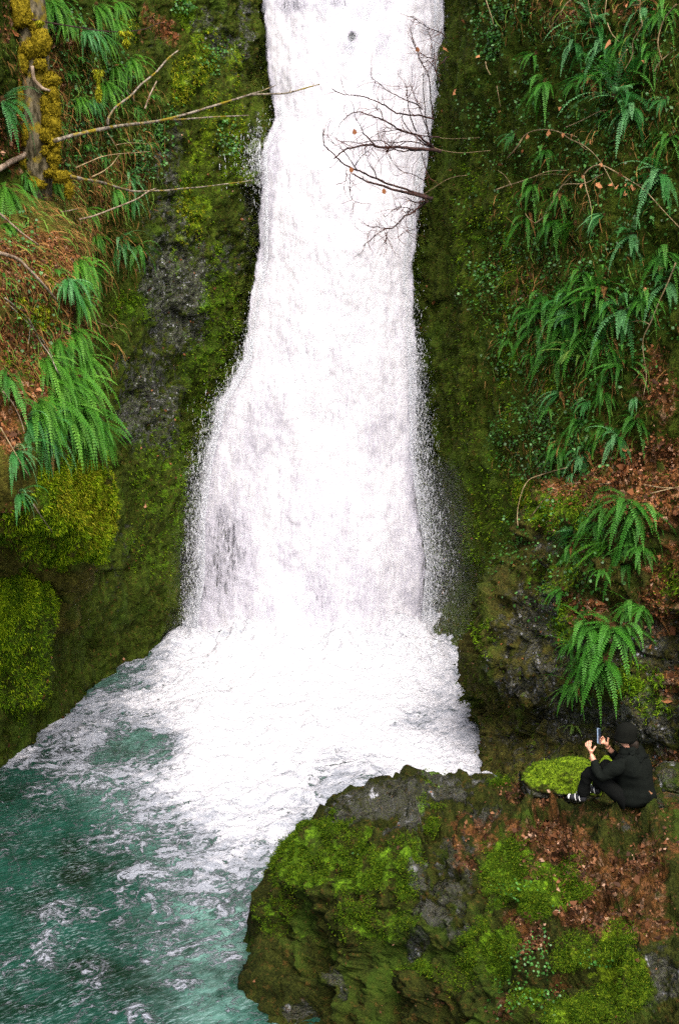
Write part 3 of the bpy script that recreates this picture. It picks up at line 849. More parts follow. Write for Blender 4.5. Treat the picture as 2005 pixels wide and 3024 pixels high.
def do_scatter():
    clump = lambda s, f: np.clip(fbm(s['P'], f, 3, 881, .6) * 2.2 + .45, .02, 1)
    # fallen leaves
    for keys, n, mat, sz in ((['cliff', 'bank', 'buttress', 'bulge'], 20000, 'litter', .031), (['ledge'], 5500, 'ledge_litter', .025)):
        P, N = pick(keys, lambda s: np.maximum(s['Z']['litter'] - .3, 0) ** 1.1 * (1 - .75 * np.clip(s['Z']['moss'] + s['Z']['stone'], 0, 1)) * clump(s, 2.2) + .0012, n)
        D = RNG.normal(size=P.shape)
        Nt = N + RNG.normal(size=N.shape) * .45
        Nt /= np.linalg.norm(Nt, axis=-1, keepdims=True)
        X, Y, Z = frames(Nt, D)
        scatter('leaf_litter', LEAF, LEAF_F, P + N * .01, X, Y, Z, RNG.lognormal(math.log(sz), .45, len(P)), M[mat], .12, kind='stuff')
    # moss tufts: three bent blades each
    T, F = [], []
    for a in (0, 2.1, 4.2):
        c, s_ = math.cos(a), math.sin(a)
        b = len(T)
        T += [(-.16 * s_, .16 * c, 0), (.16 * s_, -.16 * c, 0), (.55 * c, .55 * s_, 1)]
        F.append((b, b + 1, b + 2))
    T, F = np.array(T, float), np.array(F)
    def tufts(name, keys, w, n, size, mat, down):
        P, N = pick(keys, w, n)
        A = N * (1 - down) - UP * down + RNG.normal(size=N.shape) * .25
        A /= np.linalg.norm(A, axis=-1, keepdims=True)
        X, Y, Z = frames(A, RNG.normal(size=P.shape))
        scatter(name, T, F, P, X, Y, Z, RNG.uniform(.5, 1.3, n) * size, mat, .06, kind='stuff')
    al = ['cliff', 'bank', 'buttress', 'ledge', 'bulge']
    tufts('moss_growth', ['cliff', 'bank', 'buttress', 'bulge'], lambda s: np.maximum(s['Z']['moss'] - .25, 0) * np.clip(1.1 - s['Z']['gold'], 0, 1) * clump(s, 3.5) * (s['px'] < 2100) * (1 - .6 * (s['px'] < 800) * (s['px'] > 400)), 46000, .042, M['moss_blade'], .3)
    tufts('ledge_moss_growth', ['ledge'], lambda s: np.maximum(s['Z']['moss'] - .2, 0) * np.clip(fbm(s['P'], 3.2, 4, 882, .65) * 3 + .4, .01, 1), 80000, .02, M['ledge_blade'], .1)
    tufts('bright_moss_growth', ['bank', 'bulge'], lambda s: np.maximum(s['Z']['moss'] - .35, 0) * clump(s, 3.), 30000, .045, M['fresh_blade'], .35)
    tufts('golden_moss_growth', ['bank', 'cliff'], lambda s: np.maximum(s['Z']['moss'] - .3, 0) * np.maximum(s['Z']['gold'] - .25, 0) * clump(s, 3.5), 17000, .05, M['gold_blade'], .5)
    tufts('dull_moss_growth', ['cliff', 'buttress'], lambda s: np.clip(.6 - s['Z']['stone'], .03, 1) * clump(s, 1.7) * (1 - smooth(200, 520, s['px']) * smooth(1300, 1000, s['px']) * .7), 50000, .05, M['olive'], .35)
    # small green herbs and ivy leaves
    hz = [(1460, 60, 60, 60, 1.), (1500, 130, 60, 30, .7), (1450, 150, 40, 40, .5), (1580, 60, 60, 80, .4), (430, 460, 50, 60, 1.), (330, 250, 60, 60, .6), (345, 200, 40, 40, .7), (235, 440, 30, 40, .7), (460, 395, 40, 40, .8), (510, 330, 30, 60, .4),
          (620, 170, 60, 60, .4), (680, 400, 40, 60, .5), (150, 60, 100, 60, .5), (230, 330, 130, 220, .45), (60, 800, 60, 300, .3), (540, 20, 40, 20, .8), (1470, 780, 60, 40, .5), (1420, 850, 60, 80, .35), (1550, 760, 60, 80, .35), (1650, 1000, 200, 200, .4), (1620, 1300, 150, 120, .6),
          (1700, 1340, 100, 80, .5), (1680, 1690, 60, 50, .4), (1900, 250, 110, 250, .35), (1700, 300, 200, 300, .25), (1640, 730, 120, 60, .3), (1450, 330, 100, 120, .2), (1860, 900, 120, 200, .3), (100, 1000, 80, 80, .4), (220, 880, 80, 60, .4),
          (1750, 880, 260, 260, .35), (1850, 450, 180, 350, .35), (1650, 1650, 200, 200, .25), (1500, 600, 160, 350, .18), (1570, 2830, 45, 30, 1.), (1590, 2880, 40, 40, .9), (1530, 2930, 50, 40, 1.), (1610, 2790, 30, 20, .6), (1760, 2830, 40, 30, .6), (1660, 2690, 20, 20, .6), (1500, 2640, 60, 40, .4), (1480, 2980, 30, 30, .6), (1620, 2960, 40, 40, .5), (1060, 2510, 20, 12, .5)]
    P, N = pick(al, lambda s: np.maximum(blobs(s['px'], s['py'], hz) - .08, 0) * clump(s, 2.6), 15000)
    A = N + .5 * UP + RNG.normal(size=N.shape) * .5
    A /= np.linalg.norm(A, axis=-1, keepdims=True)
    X, Y, Z = frames(A, RNG.normal(size=P.shape) - UP * .6)
    scatter('ground_cover', LEAF * np.array([1.25, 1, 1]), LEAF_F, P + N * RNG.uniform(.01, .09, (len(P), 1)), X, Y, Z, RNG.uniform(.025, .06, len(P)) * np.where(P[:, 1] < 15, .55, 1), M['herb'], .05, kind='stuff')
    # dry hanging grass and needles: bent strips falling downhill
    n = 10500
    zl = [(120, 780, 160, 160, 1.), (230, 720, 140, 120, 1.), (200, 330, 130, 200, .8), (270, 540, 160, 120, .8), (80, 1000, 120, 150, .7), (230, 950, 60, 80, .9), (320, 1000, 30, 100, .5), (150, 160, 140, 120, .7), (360, 420, 120, 200, .5), (1900, 200, 160, 300, .45), (1700, 900, 260, 420, .3), (1650, 1350, 160, 120, .4), (1900, 100, 140, 200, .3), (1650, 40, 200, 60, .5)]
    P, N = pick(['cliff', 'bank'], lambda s: np.maximum(blobs(s['px'], s['py'], zl) - .05, 0), n)
    D = -UP + RNG.normal(size=P.shape) * .3 + np.array([.25, 0, 0])
    X, Y, Z = frames(N, D)
    T = np.array([(-.012, 0, 0), (.012, 0, 0), (.011, .35, .2), (-.011, .35, .2), (.009, .7, .17), (-.009, .7, .17), (.003, 1, .02), (-.003, 1, .02)], float)
    F = np.array([(0, 1, 2, 3), (3, 2, 4, 5), (5, 4, 6, 7)])
    scatter('dry_grass', T, F, P, X, Y, Z, RNG.uniform(.1, .4, n), M['dry'], .012, kind='stuff')
do_scatter()

# ------------------------------------------------------------------ FERNS
def fern_mat(name, a, b, tip):
    t = NT(name)
    oi = t.n('ShaderNodeObjectInfo')
    f = t.attr('along')
    c = t.mix(oi.outputs['Random'], a, b)
    c = t.mix(t.math('MULTIPLY', t.rng(t.attr('tone'), .35, 1.), .85), c, tip)
    c = t.mix(t.math('MULTIPLY', t.island(), .35), c, (.02, .07, .015))
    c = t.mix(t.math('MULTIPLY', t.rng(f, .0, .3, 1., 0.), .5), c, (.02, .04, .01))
    sh = t.bsdf(c, .55, .22)
    tl = t.n('ShaderNodeBsdfTranslucent', Color=c)
    mx = t.n('ShaderNodeMixShader')
    t.set(mx.inputs[0], .28); t.set(mx.inputs[1], sh); t.set(mx.inputs[2], tl)
    return t.done(mx.outputs[0])
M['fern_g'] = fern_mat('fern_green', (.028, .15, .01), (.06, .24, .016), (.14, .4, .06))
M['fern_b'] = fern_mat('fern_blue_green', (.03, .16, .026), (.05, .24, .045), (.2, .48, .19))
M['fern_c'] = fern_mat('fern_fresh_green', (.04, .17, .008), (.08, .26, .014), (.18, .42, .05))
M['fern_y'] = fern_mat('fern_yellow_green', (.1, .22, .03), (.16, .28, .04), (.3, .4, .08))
t = NT('fern_dead')
M['fern_dead'] = t.done(t.bsdf(t.ramp(t.island(), [(0, (.12, .05, .015)), (1, (.3, .15, .05))]), .8, .1))

def frond(rng, az, elev, L, droop, npin=26, wid=.085, spread=1.):
    """pinnate leaf: starts at the origin, leaves at azimuth az (0 = +y, out of the wall) and elevation, bends to gravity"""
    pts, d = [np.zeros(3)], np.array([math.sin(az) * math.cos(elev), math.cos(az) * math.cos(elev), math.sin(elev)])
    n = npin
    st = L / n
    for i in range(n):
        k = (i / n)
        d = d + np.array([0, 0, -droop * (.35 + 1.2 * k) * 1.0 / n * 3])
        d /= np.linalg.norm(d)
        pts.append(pts[-1] + d * st)
    pts = np.array(pts)
    tan = np.gradient(pts, axis=0)
    tan /= np.linalg.norm(tan, axis=1)[:, None]
    side = np.cross(tan, np.array([0, 0, 1.]))
    side += np.array([math.cos(az), -math.sin(az), 0]) * .4
    side /= np.linalg.norm(side, axis=1)[:, None]
    nor = np.cross(side, tan)
    V, F, A = [], [], []
    roll = rng.uniform(-.5, .5)
    side = side * math.cos(roll) + nor * math.sin(roll)
    nor = np.cross(side, tan)
    for i in range(2, n + 1):
        k = i / n
        l = wid * spread * (min(1, (k / .16)) ** .7) * (1 - max(0, (k - .25) / .75) ** 1.6 * .93)
        wd = st * .36
        for s in (-1, 1):
            b = len(V)
            o = pts[i]
            ax = side[i] * s * .95 + tan[i] * .3 - nor[i] * .12 + rng.normal(size=3) * .08
            V += [o - tan[i] * wd * .8, o + ax * l * .45 - tan[i] * wd, o + ax * l, o + ax * l * .45 + tan[i] * wd]
            A += [k, k, k, k]
            F.append((b, b + 1, b + 2, b + 3))
    for i in range(0, n):
        b = len(V)
        w = .004 * (1 - i / n) + .0012
        V += [pts[i] - side[i] * w, pts[i] + side[i] * w, pts[i + 1] + side[i + 1] * w, pts[i + 1] - side[i + 1] * w]
        A += [i / n] * 4
        F.append((b, b + 1, b + 2, b + 3))
    return V, F, A

def fern_mesh(seed, kind, mat, n, dead=False):
    rng = np.random.default_rng(seed)
    V, F, A, TN = [], [], [], []
    for i in range(n):
        if kind == 'hang':
            az = rng.uniform(-1.6, 1.6); el = rng.uniform(-.7, .8); L = rng.uniform(.4, 1.0); dr = rng.uniform(.35, 1.25)
        elif kind == 'sweep':            # all fronds combed to one side
            az = rng.uniform(-.9, .6) + .9; el = rng.uniform(-.7, .3); L = rng.uniform(.4, 1.05); dr = rng.uniform(.3, .85)
        elif kind == 'star':
            az = rng.uniform(-1.9, 1.9); el = rng.uniform(.0, 1.1); L = rng.uniform(.6, 1.0); dr = rng.uniform(.25, .75)
        else:                              # little spray
            az = rng.uniform(-1.5, 1.5); el = rng.uniform(-.3, .6); L = rng.uniform(.35, .8); dr = rng.uniform(.4, 1.0)
        v, f, a = frond(rng, az, el, L, dr, 24, (.036 if kind == 'sweep' else .05) + .03 * rng.random())
        b = len(V)
        o = rng.normal(size=3) * .02
        V += [np.array(x) + o for x in v]; F += [tuple(q + b for q in x) for x in f]; A += a; TN += [rng.random() ** 1.3] * len(a)
    return mesh_np('fronds', np.array(V), np.array(F), mat, dict(along=np.array(A), tone=np.array(TN)), shade=False)

def stem_mesh():
    bm = bmesh.new()
    bmesh.ops.create_icosphere(bm, subdivisions=2, radius=.06)
    for v in bm.verts:
        k = 1 + .35 * math.sin(v.co.x * 90 + v.co.z * 70) + random.uniform(-.15, .15)
        v.co = Vector((v.co.x * k, v.co.y * k * .8, v.co.z * k * 1.1))
    me = bpy.data.meshes.new('rootstock')
    bm.to_mesh(me); bm.free()
    t = NT('fern_rootstock')
    me.materials.append(t.done(t.bsdf(t.mix(t.noise(t.obco(), 40, 3), (.03, .016, .006), (.09, .05, .02)), .95, .05)))
    return me

ROOTSTOCK = stem_mesh()
VAR = {}
for kind, nf in (('hang', 20), ('sweep', 34), ('star', 20), ('spray', 9)):
    for c in 'gby':
        VAR[kind + c] = [fern_mesh(hash((kind, c, k)) % 9999 if False else 1000 * 'gby'.index(c) + 37 * k + len(kind) * 7, kind, M['fern_' + ('c' if kind == 'sweep' and c == 'g' else c)], nf) for k in range(2 if c != 'y' else 1)]
DEAD = [fern_mesh(5000 + k, 'hang', M['fern_dead'], 3) for k in range(2)]

def nearest(keys, px, py):
    """visible surface point and normal at a photo position"""
    best = None
    for k in keys:
        s = SURF[k]
        d2 = (s['px'] - px) ** 2 + (s['py'] - py) ** 2
        d2 = np.where(np.sum((np.array([0, 0, CAMZ]) - s['P']) * s['N'], -1) > 0, d2, 1e9)
        m = d2.min()
        cand = np.argwhere(d2 < m + 60)
        for i, j in cand[:40]:
            P = s['P'][i, j]
            dist = np.linalg.norm(P - np.array([0, 0, CAMZ]))
            sc = d2[i, j] / 200 + dist
            if best is None or sc < best[0]:
                ii, jj = max(0, i - 8), max(0, j - 8)
                Nn = s['N'][ii:i + 9, jj:j + 9].reshape(-1, 3).mean(0)
                best = (sc, P, Nn / np.linalg.norm(Nn))
    return best[1], best[2]

ALL = ['cliff', 'bank', 'buttress', 'ledge', 'bulge']
NF = [0]
def fern(px, py, kind, size, label, group, yaw=0., dead=None, cat='fern'):
    size = size * (.78 if kind.startswith('sweep') else .9 if px > 1000 else .75)
    P, N = nearest(ALL, px, py)
    ang = math.atan2(-N[0], N[1]) + yaw
    loc = P + N * .02
    ms = VAR[kind]
    me = ms[NF[0] % len(ms)]
    NF[0] += 1
    root = empty('sword_fern', loc, (0, 0, ang), label=label, cat=cat, group=group)
    s = size / .8
    root.scale = (s, s, s)
    obj('fronds', me, root)
    obj('rootstock', ROOTSTOCK, root)
    if dead if dead is not None else (NF[0] % 7 == 0):
        obj('dead_fronds', DEAD[NF[0] % 2], root)
    return root

GL, GM, GR, GB = 'ferns on the slope around the mossy trunk', 'ferns hanging from the left bank', 'ferns on the shaded right wall', 'ferns on the lower right rock face'
FERNS = [
 # around the mossy trunk, upper left
 (10, 300, 'hangb', 1.0, 'blue green fern at the photo edge behind the mossy trunk', GL, .4),
 (105, 0, 'sweepg', .75, 'small fern beside the trunk top above the thin mossy twig', GL, .2),
 (150, 5, 'sweepg', .85, 'fern draping over the thin dark twig near the trunk top', GL, .2),
 (285, 15, 'sweepg', .8, 'fern at the top edge midway between trunk and waterfall', GL, .2),
 (345, 10, 'sweepg', .6, 'narrow fern at the top edge beside yellow hanging moss', GL, .1),
 (245, 95, 'sweepb', .75, 'fern just under the thin dark twig with pale fronds', GL, .3),
 (300, 110, 'sweepg', .6, 'small fern left of the yellow moss under the dark twig', GL, .2),
 (380, 175, 'sweepg', .7, 'fern with combed fronds left of the steep stick tip', GL, .2),
 (300, 245, 'sweepg', .8, 'fern beside a golden moss streak above the long branch', GL, .1),
 (265, 300, 'sweepb', .55, 'small dark fern above the foot of the steep stick', GL, .1),
 (235, 170, 'sprayg', .5, 'tiny fern under reddish dead leaves near the trunk', GL, .3),
 (405, 315, 'hangg', .55, 'leafy fern touching the upright broken stick', GL, 0.),
 (450, 280, 'sprayg', .45, 'small fern behind the upright broken stick', GL, .2),
 (375, 520, 'hangb', .75, 'pale blue green fern between the two crossing lower branches', GL, .2),
 (345, 560, 'hangg', .7, 'fern hanging below the crossing of the lower branches', GL, .3),
 (390, 590, 'hangb', .55, 'blue fern just under the lowest curved branch', GL, .3),
 (120, 520, 'hangg', .6, 'fern growing out of the trunk base', GL, .3),
 (75, 525, 'hangg', .55, 'short fern left of the trunk base', GL, .2),
 (160, 545, 'sweepg', .5, 'fern under the golden moss hump of the trunk', GL, .2),
 (15, 560, 'sweepg', .95, 'dark fern in shade below the trunk at the photo edge', GL, .2),
 (15, 660, 'sweepg', .6, 'small dark fern above the pale dead stick', GL, .2),
 (350, 715, 'hangb', .8, 'lone blue green fern on the dark wall right of the bank', GL, .1),
 (410, 725, 'hangg', .7, 'fern overlapping the lone blue green fern on the wall', GL, -.2),
 # hanging off the ferny shoulder
 (225, 770, 'sweepg', .75, 'uppermost fern on the bank edge beside brown grass', GM, .1),
 (262, 780, 'hangg', .65, 'fern leaning off the bank edge towards the dark wall', GM, -.1),
 (205, 830, 'sweepb', .7, 'fern with blue tips below the uppermost bank fern', GM, .1),
 (190, 960, 'sprayg', .5, 'small sparse fern in the dry leaves of the bank', GM, .2),
 (215, 985, 'sweepg', .8, 'fern at the notch of the bank edge', GM, .1),
 (130, 1060, 'sweepg', .9, 'fern starting at the end of the long thin sticks', GM, .2),
 (185, 1090, 'sweepg', 1.0, 'big bright fern in the middle of the hanging curtain', GM, .15),
 (235, 1120, 'sweepg', 1.0, 'bright fern on the outer edge of the hanging curtain', GM, .05),
 (110, 1180, 'sweepg', 1.0, 'broad fern on the left of the hanging curtain', GM, .2),
 (180, 1200, 'sweepg', 1.1, 'long fern reaching the bottom of the hanging curtain', GM, .15),
 (250, 1215, 'sweepg', 1.05, 'lowest bright fern on the edge above golden moss', GM, .05),
 (75, 1240, 'hangb', .8, 'blue fern cluster left under the hanging curtain', GM, .3),
 (130, 1265, 'hangb', .85, 'blue fern with broad fronds under the hanging curtain', GM, .3),
 (45, 1330, 'hangb', .7, 'single blue fern low on the bank among dead leaves', GM, .3),
 (15, 1110, 'hangg', .8, 'dark fern at the photo edge beside the thin sticks', GM, .3),
 (55, 1455, 'hangb', .5, 'tiny bluish fern on brown soil above the moss bank', GM, .3),
 # right wall, top
 (1755, 70, 'starb', .95, 'silvery blue fern with upright fronds at the top of the right wall', GR, 0.),
 (1790, 130, 'hangb', .8, 'blue fern hanging below the silvery upright one', GR, 0.),
 (1900, 20, 'hangb', .6, 'pale fern high on the right wall under the vine', GR, 0.),
 (1960, 25, 'hangg', .7, 'fern in the top corner behind the crooked stem', GR, .2),
 (1820, 285, 'starb', 1.05, 'large star shaped fern in the upper right wall', GR, 0.),
 (1870, 320, 'hangb', .85, 'pale fern drooping under the large star shaped fern', GR, .2),
 (1830, 220, 'starg', .9, 'upright green fern above the large star shaped fern', GR, -.1),
 (1615, 245, 'hangg', .75, 'isolated fern with one long frond above the curved vine', GR, -.2),
 (1590, 160, 'sprayg', .6, 'small dim fern left of the silvery upright one', GR, -.1),
 (1760, 230, 'starg', .7, 'fern throwing fronds leftwards beside the star fern', GR, -.4),
 (1965, 290, 'sprayb', .5, 'pale stubby fern beside the crooked stem', GR, 0.),
 (1610, 440, 'hangg', .5, 'dim fern hanging under the leafy curved vine', GR, 0.),
 (1520, 400, 'sprayb', .5, 'tiny bluish fern left of the leafy curved vine', GR, 0.),
 (1960, 515, 'hangb', .9, 'blue fern at the edge under the drooping leafy twig', GR, 0.),
 (1840, 555, 'sprayg', .4, 'little bright fern under the drooping leafy twig', GR, 0.),
 (1580, 545, 'hangg', .7, 'fern below the pale forked stem on the wall', GR, 0.),
 (1560, 640, 'hangg', .65, 'fern in shade well below the forked stem', GR, -.2),
 (1630, 650, 'hangg', .7, 'broad dim fern right of the shaded one', GR, .1),
 (1700, 660, 'sweepg', .6, 'arched fern alone in the dark middle of the wall', GR, 0.),
 (1780, 630, 'sweepb', .5, 'single curved frond fern on bare dark wall', GR, 0.),
 (1870, 690, 'hangb', .75, 'upright pale fern standing out on the dark wall', GR, 0.),
 (1960, 740, 'hangg', .8, 'fern tangled in the thin vertical vine', GR, 0.),
 (1970, 830, 'hangb', .8, 'whitish blue fern beside the vertical vine', GR, 0.),
 # middle fern bank on the right
 (1780, 850, 'starg', .8, 'fern topping the big right cluster with arching fronds', GR, 0.),
 (1690, 860, 'hangg', .75, 'fern at the upper middle of the big right cluster', GR, 0.),
 (1620, 870, 'hangg', .7, 'upper left fern of the big right cluster', GR, -.2),
 (1555, 910, 'hangg', .6, 'outlying fern on the left of the big right cluster', GR, -.2),
 (1720, 930, 'starg', .85, 'bright arching fern in the centre of the big right cluster', GR, .1),
 (1840, 910, 'hangb', .95, 'brightest blue fern on the right of the cluster', GR, 0.),
 (1790, 900, 'hangg', .7, 'fern tucked between bright ones in the right cluster', GR, 0.),
 (1590, 960, 'hangg', .8, 'long drooping fern on the left of the right cluster', GR, -.1),
 (1660, 960, 'hangg', .9, 'dense fern in the lower middle of the right cluster', GR, 0.),
 (1640, 1030, 'hangg', .8, 'fern trailing below the right cluster', GR, -.1),
 (1500, 1000, 'sprayg', .6, 'small fern hanging left of the right cluster', GR, 0.),
 (1720, 1050, 'stary', .6, 'spiky yellowish fern below the arching one', GR, 0.),
 (1840, 1075, 'starg', .75, 'fern with pale tips beside a yellow dead frond', GR, 0.),
 (1800, 1090, 'hangg', .6, 'small fern left of the one with the yellow dead frond', GR, 0.),
 (1660, 1155, 'sweepb', .55, 'fern with one silvery arched frond on dark wall', GR, 0.),
 (1740, 1185, 'sprayb', .45, 'tiny silvery fern on dark wall', GR, 0.),
 (1880, 1180, 'sprayb', .5, 'little blue fern below the yellow dead frond', GR, 0.),
 (1880, 1230, 'hangg', .7, 'fern pair member above the leaf covered shelf', GR, 0.),
 (1830, 1290, 'hangb', .7, 'fern hanging down to the leaf covered shelf', GR, 0.),
 (1710, 1240, 'hangg', .65, 'dim fern in the gap above the small herbs', GR, 0.),
 (1650, 1320, 'hangg', .6, 'fern among small herbs above the mossy knob', GR, -.1),
 (1720, 1340, 'hangb', .6, 'fern with a hanging tail above the leafy shelf', GR, 0.),
 (1690, 1400, 'sprayb', .45, 'small fern just above the mossy shelf edge', GR, 0.),
 (1560, 1410, 'sweepb', .75, 'lone fern arching left beside the bowed vine', GR, -1.2),
 # buttress
 (1790, 1490, 'sprayg', .8, 'leftmost fern of the dense clump below the leaf shelf', GB, 0.),
 (1840, 1485, 'hangg', .75, 'middle fern of the dense clump below the leaf shelf', GB, 0.),
 (1885, 1500, 'hangg', .75, 'right fern of the dense clump below the leaf shelf', GB, .2),
 (1700, 1570, 'sweepb', .6, 'slim fern on brown leaves left of the dense clump', GB, -.2),
 (1690, 1620, 'hangg', .5, 'short fern under the slim fern on brown leaves', GB, 0.),
 (1810, 1600, 'sweepg', .85, 'long fern sweeping down under the dense clump', GB, 0.),
 (1850, 1620, 'hangg', .8, 'bright fern beside the long sweeping one', GB, .1),
 (1900, 1610, 'sprayg', .6, 'fern jutting right with short curved fronds', GB, .2),
 (1780, 1680, 'sprayg', .45, 'tiny fern under the long sweeping one', GB, 0.),
 (1660, 1740, 'sprayg', .55, 'small curly fern beside a patch of dead leaves', GB, -.2),
 (1860, 1780, 'hangg', .6, 'upper of the lower ferns right of the dead leaves', GB, .2),
 (1905, 1790, 'sprayg', .55, 'fern on the right end of the lower group', GB, .3),
 (1740, 1840, 'hangg', .75, 'fern hanging under the patch of dead leaves', GB, -.1),
 (1800, 1835, 'hangg', .85, 'brightest fern of the lower group on the rock face', GB, .1),
 (1850, 1850, 'hangg', .7, 'fern spreading right in the lower group', GB, .3),
 (1690, 1900, 'sprayg', .5, 'small outlying fern on bare grey rock', GB, -.1),
 (1740, 1940, 'hangg', .85, 'long tailed fern hanging over wet grey rock', GB, 0.),
 (1790, 1950, 'hangg', .75, 'fern beside the long tailed one above green moss', GB, 0.),
 (1695, 2020, 'hangg', .5, 'lowest fern on the wet grey rock', GB, 0.),
 (1700, 2150, 'sprayy', .35, 'tiny yellow green fern in front of the seated person', GB, 0.),
 (1795, 2155, 'sprayy', .3, 'tiny yellow green fern near the head of the seated person', GB, 0.),

 (200, 55, 'sweepg', .6, 'short fern hanging under the middle of the thin dark twig', GL, .1),
 (335, 60, 'sweepg', .6, 'fern right above the yellow tassel of the dark twig', GL, .1),
 (200, 220, 'sprayg', .6, 'dim fern in dry grass right of the trunk moss', GL, .2),
 (225, 290, 'sweepg', .55, 'small fern above the thick start of the long branch', GL, .2),
 (335, 200, 'sweepg', .6, 'small fern between the golden streak and the steep stick', GL, .1),
 (250, 430, 'sprayg', .5, 'tiny fern just below the long branch near its thick end', GL, .1),
 (300, 455, 'hangg', .5, 'small fern under the middle of the long branch', GL, .1),
 (440, 425, 'sprayg', .45, 'tiny leafy fern under the fork of the long branch', GL, 0.),
 (250, 620, 'sweepg', .5, 'small fern at the low end of the rising pale branch', GL, .1),
 (170, 800, 'sprayg', .5, 'lone small fern above the bleached broken branch', GM, .2),
 (275, 700, 'sweepg', .5, 'small fern under the brown grass fringe near the wall', GM, .1),
 (230, 880, 'sweepg', .6, 'fern just above the notch of the bank edge', GM, .1),
 (160, 1010, 'sweepg', .7, 'fern between dead leaves and the top of the curtain', GM, .1),
 (240, 1060, 'sweepg', .8, 'fern at the upper right edge of the curtain', GM, .05),
 (150, 1130, 'sweepg', .9, 'fern filling the upper left of the curtain', GM, .2),
 (210, 1160, 'sweepg', .95, 'fern in the lower middle of the curtain', GM, .1),
 (283, 1255, 'sweepg', .8, 'fern at the farthest right tip of the curtain', GM, 0.),
 (60, 1180, 'sprayg', .6, 'sparse fern among red leaves left of the curtain', GM, .2),
 (150, 1325, 'hangb', .55, 'small blue fern just above the golden moss', GM, .2),
 (1700, 130, 'hangb', .6, 'pale fern at the left foot of the silvery upright one', GR, 0.),
 (1850, 110, 'hangg', .6, 'green fern between the silvery one and the zigzag stem', GR, 0.),
 (1930, 150, 'hangg', .65, 'fern drooping behind the lower zigzag stem', GR, 0.),
 (1700, 250, 'sprayg', .6, 'small fern under the left arm of the star fern', GR, 0.),
 (1905, 250, 'starg', .6, 'fern pointing right beside the star fern', GR, .4),
 (1985, 400, 'hangg', .6, 'fern at the edge above the drooping leafy twig', GR, 0.),
 (1660, 575, 'hangg', .55, 'small fern tucked under the bend of the forked stem', GR, 0.),
 (1720, 800, 'hangg', .6, 'small fern above the left half of the big right cluster', GR, 0.),
 (1760, 880, 'starg', .8, 'fern with raised fronds at the heart of the right cluster', GR, 0.),
 (1680, 905, 'hangb', .8, 'bluish fern in the left heart of the right cluster', GR, 0.),
 (1620, 920, 'starg', .7, 'fern reaching left from the right cluster', GR, -.3),
 (1740, 980, 'hangg', .85, 'fern draping over the lower heart of the right cluster', GR, 0.),
 (1690, 1015, 'starg', .7, 'fern with spread fronds under the right cluster', GR, 0.),
 (1785, 1010, 'hangg', .7, 'fern between the cluster and the yellow dead frond', GR, 0.),
 (1900, 870, 'hangg', .65, 'green fern behind the brightest blue fern', GR, 0.),
 (1580, 1045, 'sprayg', .55, 'thin fern below the left end of the cluster', GR, 0.),
 (1780, 1160, 'hangg', .55, 'small fern midway between cluster and shelf', GR, 0.),
 (1790, 1255, 'hangg', .6, 'fern left of the pair above the leaf shelf', GR, 0.),
 (1620, 1200, 'sprayg', .5, 'tiny fern on dark wall above the small herbs', GR, 0.),
 (1760, 1540, 'hangg', .6, 'fern under the left side of the dense clump', GB, 0.),
 (1870, 1565, 'hangg', .65, 'fern under the right side of the dense clump', GB, .1),
 (1770, 1885, 'hangg', .65, 'fern hanging between the two lower bright ferns', GB, 0.),
]
for f in FERNS:
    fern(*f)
# one yellow dead frond on the right wall
P, N = nearest(['cliff'], 1880, 1115)
t = NT('dead_frond_yellow')
M['yfrond'] = t.done(t.bsdf(t.ramp(t.island(), [(0, (.3, .22, .07)), (1, (.55, .42, .18))]), .7, .2))
rng = np.random.default_rng(3)
v, f_, a_ = frond(rng, .5, -.1, .55, 1.2, 24, .085)
tag(obj('dead_frond', mesh_np('dead_frond', np.array(v) + P + N * .12, np.array(f_), M['yfrond'], dict(along=np.array(a_), tone=np.array(a_)), shade=False)),
    'single yellow dead frond hanging among green ferns', 'dead frond')

# ------------------------------------------------------------------ WOOD: tubes
def catmull(pts, n=6):
    return cr_axis(np.asarray(pts, float), [n] * (len(pts) - 1))

def tube(pts, radii, sides=6, jitter=0., seed=0):
    pts = np.asarray(pts, float)
    n = len(pts)
    radii = np.asarray(radii, float)
    tan = np.gradient(pts, axis=0)
    tan /= np.maximum(np.linalg.norm(tan, axis=1)[:, None], 1e-9)
    ref = np.array([0, 1., 0.15])
    a = np.cross(tan, ref); a /= np.maximum(np.linalg.norm(a, axis=1)[:, None], 1e-6)
    b = np.cross(tan, a)
    th = np.arange(sides) / sides * 2 * np.pi
    ring = a[:, None] * np.cos(th)[None, :, None] + b[:, None] * np.sin(th)[None, :, None]
    V = pts[:, None] + ring * radii[:, None, None]
    if jitter:
        V = V + ring * (fbm(V + seed, 9, 3, seed) * jitter * radii[:, None])[..., None]
    V = V.reshape(-1, 3)
    F = []
    for i in range(n - 1):
        for k in range(sides):
            F.append((i * sides + k, i * sides + (k + 1) % sides, (i + 1) * sides + (k + 1) % sides, (i + 1) * sides + k))
    V = np.concatenate([V, pts[:1], pts[-1:]])
    c0, c1 = len(V) - 2, len(V) - 1
    for k in range(sides):
        F.append((c0, (k + 1) % sides, k, c0)[:4] if False else (c0, (k + 1) % sides, k, k))
        F.append((c1, (n - 1) * sides + k, (n - 1) * sides + (k + 1) % sides, (n - 1) * sides + (k + 1) % sides))
    F4 = [f for f in F if len(set(f)) == 4]
    F3 = [tuple(dict.fromkeys(f)) for f in F if len(set(f)) == 3]
    return V, F4, F3

